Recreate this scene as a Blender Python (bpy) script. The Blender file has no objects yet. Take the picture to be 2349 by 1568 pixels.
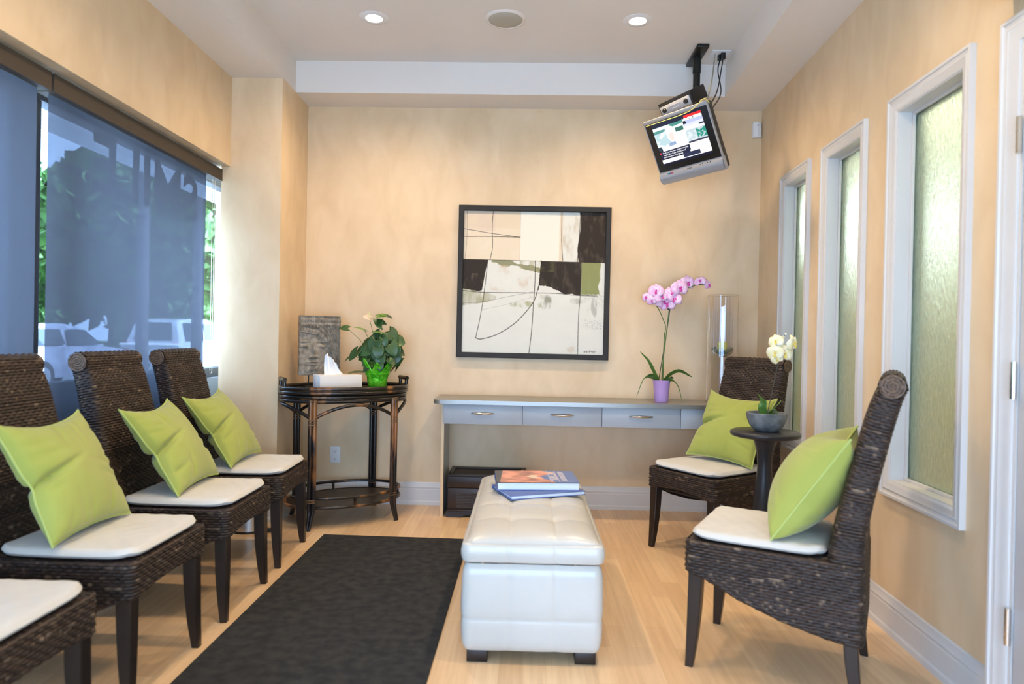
import bpy, bmesh, math, random
import numpy as np
from mathutils import Vector, Matrix, Euler
PI = math.pi
C = bpy.context.scene.collection
rnd = random.Random(7)
rng = np.random.RandomState(11)

# ------------------------------------------------------------------ camera
yaw, pitch, roll = -.0242, -.0067, .019
cy, sy, cp, sp, cr, sr = math.cos(yaw), math.sin(yaw), math.cos(pitch), math.sin(pitch), math.cos(roll), math.sin(roll)
_w = np.array([sy*cp, cy*cp, sp]); _r = np.array([cy, -sy, 0.]); _u = np.cross(_r, _w)
_R = _r*cr+_u*sr; _U = -_r*sr+_u*cr
cd = bpy.data.cameras.new('camera'); cam = bpy.data.objects.new('camera', cd); C.objects.link(cam)
M = Matrix(((_R[0], _U[0], -_w[0], 0), (_R[1], _U[1], -_w[1], 0), (_R[2], _U[2], -_w[2], 1.17), (0, 0, 0, 1)))
cam.matrix_world = M
cd.sensor_width = 36; cd.lens = 24.0; cd.clip_start = .05; cd.clip_end = 300
cd.dof.use_dof = True; cd.dof.focus_distance = 4.3; cd.dof.aperture_fstop = 2.2
bpy.context.scene.camera = cam

# ------------------------------------------------------------------ sky, sun, exposure
sc = bpy.context.scene
sc.view_settings.view_transform = 'Standard'; sc.view_settings.look = 'None'
sc.view_settings.gamma = 1; sc.view_settings.use_curve_mapping = False
sc.view_settings.exposure = 0.06
SKY = 11.0; WARM = (1.0, .73, .44); LAMP = 10.8; COOL = (.46, .69, 1.0)
wd = bpy.data.worlds.new('world'); sc.world = wd; wd.use_nodes = True
bg = wd.node_tree.nodes['Background']; bg.inputs[0].default_value = (.44, .66, 1, 1); bg.inputs[1].default_value = SKY
sd = bpy.data.lights.new('sun', 'SUN'); sun = bpy.data.objects.new('sun', sd); C.objects.link(sun)
sd.energy = 42.0; sd.angle = .01; sd.color = (.62, .80, 1.0)
sun.rotation_euler = Vector((-.55, -.18, -.8)).to_track_quat('-Z', 'Y').to_euler()

def area(name, loc, d, sx, sz, power, color, portal=False, spread=None, parent=None):
    l = bpy.data.lights.new(name, 'AREA'); o = bpy.data.objects.new(name, l); C.objects.link(o)
    l.shape = 'RECTANGLE'; l.size = sx; l.size_y = sz; l.energy = power; l.color = color
    if spread: l.spread = spread
    if portal: l.cycles.is_portal = True
    o.location = loc; o.rotation_euler = Vector(d).to_track_quat('-Z', 'Y').to_euler()
    if parent: o.parent = parent
    return o
# daylight through the shop front glass behind the camera and through the long window on the left
area('daylight_front_window', (-.1, -1.55, .95), (0, 1, 0), 2.9, 1.3, 23, COOL)
area('daylight_left_window', (-2.17, 1.6, 1.53), (1, 0, 0), 6.2, 1.3, 1, COOL, portal=True)
# light fitting of the corridor behind the textured panes
area('corridor_lamp', (2.5, 3.0, 2.55), (0, 0, -1), .5, 3.0, 42, (1, .88, .62))
area('corridor_band_light', (2.45, 4.66, 1.98), (0, -1, 0), 1.7, .34, 30, (.95, .97, 1))  # added light for the bright band in the panes; no window stands here

# ------------------------------------------------------------------ helpers
def setp(o, label=None, cat=None, group=None, kind=None):
    if label: o['label'] = label
    if cat: o['category'] = cat
    if group: o['group'] = group
    if kind: o['kind'] = kind
    return o
def thing(name, label, cat, loc=(0, 0, 0), rz=0, group=None):
    o = bpy.data.objects.new(name, None); C.objects.link(o); o.empty_display_size = .05
    o.location = loc; o.rotation_euler = (0, 0, rz); return setp(o, label, cat, group)
def dup(o, parent=None):
    c = o.copy(); C.objects.link(c); c.parent = parent
    for ch in list(o.children): dup(ch, c)
    return c

class MB:
    def __init__(s): s.v = []; s.f = []; s.n = 0; s.m = []; s.mi = 0; s.col = []; s.uv = None
    def add(s, V, F, col=None):
        V = np.asarray(V, float).reshape(-1, 3); s.v.append(V)
        s.col.append(np.tile([1, 1, 1], (len(V), 1)) if col is None else np.asarray(col, float).reshape(-1, 3))
        for f in F: s.f.append([i+s.n for i in f]); s.m.append(s.mi)
        s.n += len(V); return s
    def box(s, c, d, bev=.003, rot=None, seg=2):
        bm = bmesh.new(); bmesh.ops.create_cube(bm, size=1)
        bmesh.ops.scale(bm, vec=d, verts=bm.verts)
        b = min(bev, min(d)*.45)
        if b > 0: bmesh.ops.bevel(bm, geom=bm.edges[:], offset=b, segments=seg, profile=.5, affect='EDGES')
        if rot is not None: bmesh.ops.rotate(bm, cent=(0, 0, 0), matrix=rot, verts=bm.verts)
        bmesh.ops.translate(bm, vec=c, verts=bm.verts); bm.verts.index_update()
        s.add([v.co[:] for v in bm.verts], [[v.index for v in f.verts] for f in bm.faces]); bm.free(); return s
    def grid(s, G, cu=False, cv=False, flip=False, col=None):
        G = np.asarray(G, float); a, b = G.shape[:2]; F = []
        for i in range(a if cu else a-1):
            i2 = (i+1) % a
            for j in range(b if cv else b-1):
                j2 = (j+1) % b; q = [i*b+j, i2*b+j, i2*b+j2, i*b+j2]
                F.append(q[::-1] if flip else q)
        return s.add(G.reshape(-1, 3), F, None if col is None else col.reshape(-1, 3))
    def lathe(s, prof, c=(0, 0, 0), n=48, caps=True):
        G = np.array([[(c[0]+r*math.cos(2*PI*k/n), c[1]+r*math.sin(2*PI*k/n), c[2]+z) for k in range(n)] for r, z in prof])
        s.grid(G, cv=True)
        s.n0 = s.n - len(prof)*n
        if caps:
            base = s.n-len(prof)*n
            if prof[0][0] > 1e-4: s.f.append([base+k for k in range(n)][::1]); s.m.append(s.mi)
            if prof[-1][0] > 1e-4: s.f.append([base+(len(prof)-1)*n+k for k in range(n)][::-1]); s.m.append(s.mi)
        return s
    def tube(s, P, r, n=10, closed=False, caps=True):
        P = np.asarray(P, float); m = len(P); r = np.broadcast_to(np.asarray(r, float), (m,))
        T = np.roll(P, -1, 0)-np.roll(P, 1, 0) if closed else np.gradient(P, axis=0)
        T /= np.linalg.norm(T, axis=1)[:, None]+1e-12
        a = np.array([0, 0, 1.]) if abs(T[0][2]) < .9 else np.array([1., 0, 0])
        N = np.cross(T[0], a); N /= np.linalg.norm(N); G = []
        for i in range(m):
            N = N-T[i]*(N@T[i]); N /= np.linalg.norm(N)+1e-12; B = np.cross(T[i], N)
            G.append([P[i]+r[i]*(N*math.cos(2*PI*k/n)+B*math.sin(2*PI*k/n)) for k in range(n)])
        s.grid(np.array(G), cu=closed, cv=True, flip=True)
        if not closed and caps:
            b = s.n-m*n; s.f.append([b+k for k in range(n)]); s.m.append(s.mi)
            s.f.append([b+(m-1)*n+k for k in range(n)][::-1]); s.m.append(s.mi)
        return s
    def poly(s, pts, thick, axis=2):
        # prism of a 2D outline; axis 2: xy outline extruded in z from 0 to thick
        n = len(pts); V = []
        for h in (0, thick):
            for p in pts: V.append({2: (p[0], p[1], h), 1: (p[0], h, p[1]), 0: (h, p[0], p[1])}[axis])
        F = [list(range(n))[::-1], list(range(n, 2*n))]+[[i, (i+1) % n, n+(i+1) % n, n+i] for i in range(n)]
        return s.add(V, F)
    def obj(s, name, mat, parent=None, smooth=40, loc=None, mats=None, usecol=False, xf=None):
        me = bpy.data.meshes.new(name); V = np.concatenate(s.v)
        if xf is not None: V = V@np.array(xf.to_3x3()).T+np.array(xf.translation)
        me.from_pydata(V.tolist(), [], s.f)
        if usecol:
            at = me.color_attributes.new('Col', 'FLOAT_COLOR', 'POINT'); cc = np.concatenate(s.col)
            at.data.foreach_set('color', np.concatenate([cc, np.ones((len(cc), 1))], 1).ravel().astype(np.float32))
        for m_ in (mats or [mat]): me.materials.append(m_)
        if mats: me.polygons.foreach_set('material_index', s.m)
        bm = bmesh.new(); bm.from_mesh(me); bmesh.ops.recalc_face_normals(bm, faces=bm.faces); bm.to_mesh(me); bm.free()
        if smooth:
            me.polygons.foreach_set('use_smooth', [True]*len(me.polygons)); me.set_sharp_from_angle(angle=math.radians(smooth))
        me.update()
        o = bpy.data.objects.new(name, me); C.objects.link(o)
        if parent: o.parent = parent
        if loc: o.location = loc
        return o
def spline(P, n=12):
    P = [np.array(p, float) for p in P]; Q = [2*P[0]-P[1]]+P+[2*P[-1]-P[-2]]; out = []
    for i in range(1, len(Q)-2):
        for k in range(n):
            t = k/n; a, b, c, d = Q[i-1:i+3]
            out.append(.5*((2*b)+(-a+c)*t+(2*a-5*b+4*c-d)*t*t+(-a+3*b-3*c+d)*t**3))
    out.append(P[-1]); return np.array(out)

# ------------------------------------------------------------------ materials
def mat(name, col, rough=.5, metal=0, spec=.5, coat=0, trans=0, ior=1.45, emit=None, es=0, sheen=0):
    m = bpy.data.materials.new(name); m.use_nodes = True; b = m.node_tree.nodes['Principled BSDF']
    b.inputs['Base Color'].default_value = (*col, 1); b.inputs['Roughness'].default_value = rough
    b.inputs['Metallic'].default_value = metal; b.inputs['Specular IOR Level'].default_value = spec
    b.inputs['Coat Weight'].default_value = coat; b.inputs['Transmission Weight'].default_value = trans; b.inputs['IOR'].default_value = ior
    b.inputs['Sheen Weight'].default_value = sheen
    if emit: b.inputs['Emission Color'].default_value = (*emit, 1); b.inputs['Emission Strength'].default_value = es
    return m
def nodes(m): return m.node_tree.nodes, m.node_tree.links, m.node_tree.nodes['Principled BSDF']
def noisecol(m, c1, c2, scale=5, stretch=(1, 1, 1), detail=5, lo=.35, hi=.65, bump=0, bscale=None, dist=.002, mid=None, distort=0):
    N, L, b = nodes(m)
    tc = N.new('ShaderNodeTexCoord'); mp = N.new('ShaderNodeMapping'); mp.inputs['Scale'].default_value = stretch
    L.new(tc.outputs['Object'], mp.inputs[0])
    n = N.new('ShaderNodeTexNoise'); n.inputs['Scale'].default_value = scale; n.inputs['Detail'].default_value = detail
    n.inputs['Distortion'].default_value = distort
    L.new(mp.outputs[0], n.inputs['Vector'])
    r = N.new('ShaderNodeValToRGB'); r.color_ramp.elements[0].position = lo; r.color_ramp.elements[1].position = hi
    r.color_ramp.elements[0].color = (*c1, 1); r.color_ramp.elements[1].color = (*c2, 1)
    if mid: e = r.color_ramp.elements.new((lo+hi)/2); e.color = (*mid, 1)
    L.new(n.outputs['Fac'], r.inputs[0]); L.new(r.outputs[0], b.inputs['Base Color'])
    if bump:
        n2 = N.new('ShaderNodeTexNoise'); n2.inputs['Scale'].default_value = bscale or scale*8; n2.inputs['Detail'].default_value = 4
        L.new(mp.outputs[0], n2.inputs['Vector'])
        bp = N.new('ShaderNodeBump'); bp.inputs['Strength'].default_value = bump; bp.inputs['Distance'].default_value = dist
        L.new(n2.outputs['Fac'], bp.inputs['Height']); L.new(bp.outputs[0], b.inputs['Normal'])
    return m
def colattr(m):
    N, L, b = nodes(m); a = N.new('ShaderNodeAttribute'); a.attribute_name = 'Col'; L.new(a.outputs['Color'], b.inputs['Base Color']); return m

M_ = {}
M_['plaster'] = noisecol(mat('venetian plaster', (.7, .55, .36), .42, spec=.35), (.69, .51, .310), (.81, .63, .415), 6.5, (1, 1, .5), 10, .25, .75, bump=.12, bscale=22, dist=.002, mid=(.76, .575, .362), distort=.6)
M_['ceil'] = noisecol(mat('ceiling paint', (.76, .72, .67), .7), (.79, .735, .675), (.81, .755, .695), 2)
M_['trim'] = noisecol(mat('trim paint', (.80, .79, .78), .35), (.64, .625, .61), (.67, .655, .64), 3)
M_['rug'] = noisecol(mat('charcoal carpet', (.05, .05, .05), .95, spec=.1), (.034, .035, .036), (.056, .055, .052), 22, detail=12, bump=.9, bscale=420, dist=.004)
M_['leather'] = noisecol(mat('cream leather', (.86, .82, .74), .28, coat=.2), (.53, .515, .47), (.57, .555, .51), 4, bump=.12, bscale=160, dist=.001)
M_['wick'] = colattr(mat('woven rattan', (.1, .06, .04), .48, spec=.45))
M_['espresso'] = noisecol(mat('espresso wood', (.02, .014, .01), .35), (.014, .009, .007), (.028, .018, .013), 14, (1, 1, .12))
M_['blackwood'] = noisecol(mat('black wood', (.02, .02, .024), .33), (.016, .016, .019), (.024, .024, .028), 12)
M_['pad'] = noisecol(mat('offwhite canvas', (.82, .78, .70), .85, sheen=.2), (.60, .575, .52), (.64, .61, .555), 6, bump=.25, bscale=600, dist=.001)
M_['lime'] = noisecol(mat('lime cotton', (.52, .68, .10), .85, spec=.2, sheen=.25), (.34, .375, .075), (.38, .415, .095), 5, bump=.3, bscale=500, dist=.001)
M_['limepipe'] = mat('lime piping', (.42, .50, .15), .85, spec=.2)
M_['steel'] = mat('brushed steel', (.66, .65, .63), .28, 1)
M_['nickel'] = mat('satin nickel', (.72, .69, .64), .2, 1)
M_['desk'] = noisecol(mat('grey laminate', (.45, .47, .49), .4), (.40, .425, .45), (.43, .455, .48), 3, (.3, 1, 6))
M_['desktop'] = noisecol(mat('brushed metal laminate', (.36, .35, .33), .3, metal=.55), (.27, .262, .24), (.31, .30, .275), 2, (.2, 6, 6))
M_['maple'] = noisecol(mat('maple edge', (.75, .56, .34), .45), (.70, .51, .30), (.76, .57, .35), 8, (3, 3, .3))
M_['trunk'] = noisecol(mat('dark trunk wood', (.03, .018, .012), .4), (.018, .011, .008), (.04, .022, .015), 10, (.3, 1, 1))
M_['trunkweave'] = mat('dark woven panel', (.035, .024, .018), .5)
M_['brass'] = mat('antique brass', (.30, .24, .15), .4, 1)
M_['frame'] = noisecol(mat('charcoal picture frame', (.035, .037, .042), .55, spec=.2), (.034, .033, .032), (.042, .041, .040), 8)
M_['paint'] = colattr(mat('painted canvas', (1, 1, 1), .6, spec=.2))
M_['black'] = mat('black plastic', (.012, .012, .012), .35)
M_['blackmetal'] = mat('black metal', (.014, .016, .014), .35, .3)
M_['silver'] = mat('silver plastic', (.42, .43, .46), .32, .35)
M_['darkgrey'] = mat('dark grey plastic', (.05, .045, .04), .5)
M_['white'] = mat('white plastic', (.80, .80, .80), .35)
M_['box'] = noisecol(mat('white lacquered wood', (.80, .76, .71), .4), (.76, .72, .67), (.80, .76, .71), 4)
M_['tissue'] = mat('tissue paper', (.90, .90, .90), .9, spec=.1)
M_['stone'] = noisecol(mat('carved stone', (.30, .27, .23), .9, spec=.15), (.20, .175, .14), (.38, .335, .275), 38, detail=8, bump=.6, bscale=160, dist=.002)
M_['foil'] = noisecol(mat('green foil wrap', (.06, .55, .03), .25, metal=.35), (.05, .50, .01), (.24, .85, .05), 30, bump=1, bscale=60, dist=.006)
M_['leaf'] = noisecol(mat('anthurium leaf', (.05, .14, .03), .35), (.020, .060, .016), (.055, .125, .035), 9)
M_['leaf2'] = noisecol(mat('young leaf', (.12, .30, .03), .35), (.08, .23, .02), (.17, .36, .04), 9)
M_['orleaf'] = noisecol(mat('orchid leaf', (.09, .20, .035), .35), (.06, .15, .025), (.12, .25, .045), 12)
M_['stem'] = mat('green stem', (.10, .17, .04), .5)
M_['darkstem'] = mat('dark stem', (.045, .05, .03), .5)
M_['petal'] = noisecol(mat('pink petal', (.85, .55, .80), .6, spec=.2), (.80, .42, .74), (.93, .72, .90), 60)
M_['magenta'] = mat('magenta lip', (.62, .04, .36), .5)
M_['cream'] = noisecol(mat('cream petal', (.90, .86, .62), .6, spec=.2), (.86, .80, .42), (.93, .91, .74), 30)
M_['yellow'] = mat('yellow lip', (.78, .62, .12), .5)
M_['purple'] = mat('purple ceramic', (.52, .33, .66), .3)
M_['soil'] = noisecol(mat('bark', (.08, .05, .03), .95), (.04, .025, .015), (.14, .09, .05), 60, bump=1, bscale=90, dist=.01)
M_['concrete'] = noisecol(mat('grey stone bowl', (.16, .17, .18), .6), (.10, .11, .115), (.21, .22, .225), 26, detail=8, bump=.2, bscale=90)
M_['candle'] = mat('yellow candle wax', (.80, .72, .10), .5)
M_['bead'] = noisecol(mat('green glass beads', (.10, .20, .12), .15), (.05, .12, .08), (.35, .45, .22), 140)
M_['glass'] = mat('clear glass', (1, 1, 1), .0, trans=1, ior=1.45)
M_['bamboo'] = noisecol(mat('scorched bamboo', (.03, .02, .01), .28, coat=.2), (.012, .009, .008), (.42, .17, .05), 7, (1, 1, .35), 3, .56, .70)
M_['wrap'] = mat('rattan binding', (.16, .09, .04), .5)
M_['traytop'] = noisecol(mat('dark cane panel', (.04, .028, .02), .4), (.022, .015, .01), (.05, .033, .022), 80)
M_['cassette'] = mat('bronze shade cassette', (.060, .045, .031), .6)
M_['grille'] = mat('speaker grille', (.46, .43, .35), .8)
M_['lampglow'] = mat('lit lamp lens', (1, 1, 1), .5, emit=(1, .93, .82), es=22)
M_['door'] = noisecol(mat('door paint', (.72, .74, .78), .4), (.57, .58, .61), (.60, .61, .64), 2)
M_['cable'] = mat('grey cable', (.32, .30, .22), .5)
M_['knee'] = mat('window bulkhead', (.35, .42, .55), .6)
M_['mull'] = mat('window frame metal', (.10, .115, .15), .5)
M_['decal'] = mat('window vinyl', (.018, .014, .016), .6)

# thin window glass: lets light through
def thin_glass():
    m = bpy.data.materials.new('window glass'); m.use_nodes = True; N = m.node_tree.nodes; L = m.node_tree.links; N.clear()
    o = N.new('ShaderNodeOutputMaterial'); t = N.new('ShaderNodeBsdfTransparent'); g = N.new('ShaderNodeBsdfGlossy'); x = N.new('ShaderNodeMixShader')
    t.inputs[0].default_value = (.92, .95, .96, 1); g.inputs['Roughness'].default_value = .02; x.inputs[0].default_value = .06
    L.new(t.outputs[0], x.inputs[1]); L.new(g.outputs[0], x.inputs[2]); L.new(x.outputs[0], o.inputs[0]); return m
M_['winglass'] = thin_glass()
# mesh shade fabric: open weave, lets part of the view through
def shade_fabric():
    m = bpy.data.materials.new('mesh shade fabric'); m.use_nodes = True; N = m.node_tree.nodes; L = m.node_tree.links; N.clear()
    o = N.new('ShaderNodeOutputMaterial'); t = N.new('ShaderNodeBsdfTransparent'); d = N.new('ShaderNodeBsdfDiffuse')
    tr = N.new('ShaderNodeBsdfTranslucent'); x1 = N.new('ShaderNodeMixShader'); x2 = N.new('ShaderNodeMixShader')
    t.inputs[0].default_value = (.52, .58, .70, 1)
    tc = N.new('ShaderNodeTexCoord'); mp = N.new('ShaderNodeMapping'); mp.inputs['Scale'].default_value = (1, 30, 1.2)
    n = N.new('ShaderNodeTexNoise'); n.inputs['Scale'].default_value = 5; n.inputs['Detail'].default_value = 6
    L.new(tc.outputs['Object'], mp.inputs[0]); L.new(mp.outputs[0], n.inputs['Vector'])
    r = N.new('ShaderNodeMapRange'); r.inputs['To Min'].default_value = .875; r.inputs['To Max'].default_value = .92
    L.new(n.outputs['Fac'], r.inputs['Value'])
    d.inputs[0].default_value = (.070, .074, .085, 1); tr.inputs[0].default_value = (.100, .106, .128, 1); x1.inputs[0].default_value = .5
    L.new(d.outputs[0], x1.inputs[1]); L.new(tr.outputs[0], x1.inputs[2])
    L.new(r.outputs[0], x2.inputs[0]); L.new(t.outputs[0], x2.inputs[1]); L.new(x1.outputs[0], x2.inputs[2]); L.new(x2.outputs[0], o.inputs[0])
    return m
M_['shade'] = shade_fabric()
# rain-textured pane
def rain_glass():
    m = mat('rain textured glass', (.66, .84, .74), .22, trans=.86, ior=1.35, spec=.6); N, L, b = nodes(m)
    tc = N.new('ShaderNodeTexCoord'); mp = N.new('ShaderNodeMapping'); mp.inputs['Scale'].default_value = (1, 1, .17)
    n = N.new('ShaderNodeTexNoise'); n.inputs['Scale'].default_value = 210; n.inputs['Detail'].default_value = 4
    L.new(tc.outputs['Object'], mp.inputs[0]); L.new(mp.outputs[0], n.inputs['Vector'])
    bp = N.new('ShaderNodeBump'); bp.inputs['Strength'].default_value = 1; bp.inputs['Distance'].default_value = .006
    L.new(n.outputs['Fac'], bp.inputs['Height']); L.new(bp.outputs[0], b.inputs['Normal']); return m
M_['rain'] = rain_glass()
# strip floor
def floor_mat():
    m = mat('maple strip floor', (.7, .5, .3), .32, spec=.45); N, L, b = nodes(m)
    tc = N.new('ShaderNodeTexCoord'); mp = N.new('ShaderNodeMapping'); mp.inputs['Rotation'].default_value = (0, 0, PI/2)
    L.new(tc.outputs['Object'], mp.inputs[0])
    def brick(c1, c2, bias):
        k = N.new('ShaderNodeTexBrick'); k.offset = .37; k.inputs['Scale'].default_value = 1; k.inputs['Brick Width'].default_value = .52
        k.inputs['Row Height'].default_value = .083; k.inputs['Mortar Size'].default_value = .0003; k.inputs['Mortar Smooth'].default_value = .3
        k.inputs['Bias'].default_value = bias; k.inputs['Color1'].default_value = (*c1, 1); k.inputs['Color2'].default_value = (*c2, 1)
        k.inputs['Mortar'].default_value = (.55, .37, .20, 1); L.new(mp.outputs[0], k.inputs['Vector']); return k
    k = brick((.92, .655, .385), (.76, .50, .275), -.05)
    mp2 = N.new('ShaderNodeMapping'); mp2.inputs['Scale'].default_value = (22, 1.1, 1); L.new(tc.outputs['Object'], mp2.inputs[0])
    n = N.new('ShaderNodeTexNoise'); n.inputs['Scale'].default_value = 2.2; n.inputs['Detail'].default_value = 7; L.new(mp2.outputs[0], n.inputs['Vector'])
    mx = N.new('ShaderNodeMix'); mx.data_type = 'RGBA'; mx.blend_type = 'MULTIPLY'; mx.inputs['Factor'].default_value = .55
    r = N.new('ShaderNodeValToRGB'); r.color_ramp.elements[0].color = (.72, .66, .58, 1); r.color_ramp.elements[1].color = (1, 1, 1, 1)
    r.color_ramp.elements[0].position = .3; r.color_ramp.elements[1].position = .7
    L.new(n.outputs['Fac'], r.inputs[0]); L.new(k.outputs['Color'], mx.inputs['A']); L.new(r.outputs[0], mx.inputs['B'])
    L.new(mx.outputs['Result'], b.inputs['Base Color'])
    return m
M_['floor'] = floor_mat()

# ------------------------------------------------------------------ room
XP, XL, XR, XRf, D, Df, Yp, Hs, Hc = -1.5597, -1.877, 1.5658, 1.2455, 4.7166, 4.443, 4.1986, 2.746, 2.9525
SA, SB = .0387, -.0177            # the side walls close in slightly towards the camera
def xr(y, off=0): return XR-off+SA*(y-D)
def xl(y, off=0): return XL+off+SB*(y-D)
def struct(name, mb, m, parent=None, **k):
    o = mb.obj(name, m, parent, **k)
    o['kind'] = 'structure'; return o
Y0 = -1.5
f = MB(); f.add([(-2.2, Y0-.2, 0), (3.6, Y0-.2, 0), (3.6, D+.25, 0), (-2.2, D+.25, 0), (-2.2, Y0-.2, -.1), (3.6, Y0-.2, -.1), (3.6, D+.25, -.1), (-2.2, D+.25, -.1)],
        [(0, 1, 2, 3), (7, 6, 5, 4), (0, 4, 5, 1), (1, 5, 6, 2), (2, 6, 7, 3), (3, 7, 4, 0)])
struct('floor', f, M_['floor'], smooth=0)
def slab(mb, pts, z0, z1):
    n = len(pts); V = [(x, y, z0) for x, y in pts]+[(x, y, z1) for x, y in pts]
    mb.add(V, [list(range(n))[::-1], list(range(n, 2*n))]+[[i, (i+1) % n, n+(i+1) % n, n+i] for i in range(n)]); return mb
cm = MB(); slab(cm, [(-2.3, Y0-.2), (3.6, Y0-.2), (3.6, D+.25), (-2.3, D+.25)], Hc, Hc+.12)
struct('ceiling', cm, M_['ceil'], smooth=0)
sof = MB()
slab(sof, [(xl(Y0), Y0), (xl(Y0, XP-XL), Y0), (xl(Df, XP-XL), Df), (xl(Df), Df)], Hs, Hc+.01)
slab(sof, [(xl(Df, XP-XL), Df), (XRf+SA*(Df-D), Df), (XRf, D+.01), (XP-.02, D+.01)], Hs, Hc+.01)
slab(sof, [(XRf+SA*(Y0-D), Y0), (xr(Y0, -.02), Y0), (xr(D, -.02), D+.01), (XRf, D+.01)], Hs, Hc+.01)
struct('ceiling_soffit', sof, M_['ceil'], smooth=0)
wb = MB(); slab(wb, [(-2.2, D), (3.6, D), (3.6, D+.15), (-2.2, D+.15)], 0, Hc)
struct('wall_back', wb, M_['plaster'], smooth=0)
# pilaster beside the window
pl = MB(); slab(pl, [(-1.925, Yp), (xl(Yp, XP-XL), Yp), (XP, D+.01), (-1.925, D+.01)], 0, Hs+.005)
struct('wall_pilaster', pl, M_['plaster'], smooth=0)
# left wall header above the window
hd = MB(); slab(hd, [(xl(Y0), Y0), (xl(Yp+.01), Yp+.01), (-2.2, Yp+.01), (-2.2, Y0)], 2.195, Hs+.005)
struct('wall_left', hd, M_['plaster'], smooth=0)
kn = MB(); slab(kn, [(-2.06, Y0), (-2.06, D+.1), (-2.2, D+.1), (-2.2, Y0)], 0, .87)
struct('wall_left_bulkhead', kn, M_['knee'], smooth=0)
# long window: frame, posts, glass
w1 = thing('window_1', None, None); w1['kind'] = 'structure'
fr = MB()
for y0, y1 in ((-1.5, -1.44), (.6, .68), (2.71, 2.885), (4.88, 4.96)): fr.box((-2.14, (y0+y1)/2, 1.53), (.07, y1-y0, 1.32), .004)
fr.box((-2.14, 1.6, .90), (.08, 6.3, .06), .004); fr.box((-2.14, 1.6, 2.17), (.08, 6.3, .05), .004)
fr.obj('window_frame', M_['mull'], w1)
g = MB(); g.box((-2.145, 1.7, 1.53), (.006, 6.4, 1.24), 0); g.obj('window_glass', M_['winglass'], w1, smooth=0)

# right wall: a wall with three openings and a door opening, built in its own frame
nrm = math.sqrt(1+SA*SA)
RM = Matrix(((-SA/nrm, -1/nrm, 0, XR), (-1/nrm, SA/nrm, 0, D), (0, 0, 1, 0), (0, 0, 0, 1)))   # u towards the camera, w into the room, z up
def u_of(y): return (D-y)*nrm
wins = [(2.315, 2.885), (3.10, 3.600), (3.777, 4.245)]
ZB, ZT = .553, 2.180; CW = .062; T = .12
def rbox(mb, u0, u1, w0, w1, z0, z1, bev=0): return mb.box(((u0+u1)/2, (w0+w1)/2, (z0+z1)/2), (u1-u0, w1-w0, z1-z0), bev)
rw = MB(); ops = sorted([(u_of(y1)+CW-.004, u_of(y0)-CW+.004) for y0, y1 in wins]); prev = 0.0
DU0, DU1 = u_of(2.155)+.075, u_of(1.22)       # door opening
for a, b in ops:
    rbox(rw, prev, a, -T, 0, 0, Hs); rbox(rw, a, b, -T, 0, 0, ZB+CW-.004); rbox(rw, a, b, -T, 0, ZT-CW+.004, Hs); prev = b
rbox(rw, prev, DU0, -T, 0, 0, Hs); rbox(rw, DU0, DU1, -T, 0, 2.10, Hs); rbox(rw, DU1, u_of(Y0), -T, 0, 0, Hs)
struct('wall_right', rw, M_['plaster'], smooth=0, xf=RM)
def casing(mb, u0, u1, z0, z1, cw, sides='lrtb', out=.022):
    # mitred moulded frame: profile (distance from the outer edge, projection)
    prof = [(0, 0), (0, out), (.010, out), (.014, out*.80), (.022, out*.70), (.030, out*.86), (.038, out*.70), (.050, out*.62), (cw-.006, out*.52), (cw, out*.40), (cw, 0)]
    rings = []
    for d_, h_ in prof: rings.append([(u0+d_, h_, z0+(d_ if 'b' in sides else 0)), (u1-d_, h_, z0+(d_ if 'b' in sides else 0)), (u1-d_, h_, z1-d_), (u0+d_, h_, z1-d_)])
    G = np.array(rings)
    k = 4
    if 'b' in sides: mb.grid(G, cv=True)
    else: mb.grid(G[:, [0, 3, 2, 1]], cv=False)
for i, (y0, y1) in enumerate(wins):
    wn = thing('window_%d' % (4-i), None, None); wn['kind'] = 'structure'
    u0, u1 = u_of(y1), u_of(y0)
    c = MB(); casing(c, u0, u1, ZB, ZT, CW); c.obj('window_casing', M_['trim'], wn, xf=RM, smooth=20)
    j = MB(); a, b, z0, z1 = u0+CW, u1-CW, ZB+CW, ZT-CW
    for bx in ((a-.004, a+.004, z0, z1), (b-.004, b+.004, z0, z1)): rbox(j, bx[0], bx[1], -T, .006, bx[2], bx[3])
    rbox(j, a, b, -T, .006, z0-.004, z0+.004); rbox(j, a, b, -T, .006, z1-.004, z1+.004)
    for w0, w1_ in ((-.058, -.046), (-.082, -.070)):     # glazing beads
        rbox(j, a+.004, a+.016, w0, w1_, z0, z1, .002); rbox(j, b-.016, b-.004, w0, w1_, z0, z1, .002)
        rbox(j, a+.004, b-.004, w0, w1_, z0+.004, z0+.016, .002); rbox(j, a+.004, b-.004, w0, w1_, z1-.016, z1-.004, .002)
    j.obj('window_jamb', M_['trim'], wn, xf=RM, smooth=20)
    g = MB(); rbox(g, a+.004, b-.004, -.068, -.060, z0+.004, z1-.004); g.obj('window_pane', M_['rain'], wn, xf=RM, smooth=0)
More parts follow.
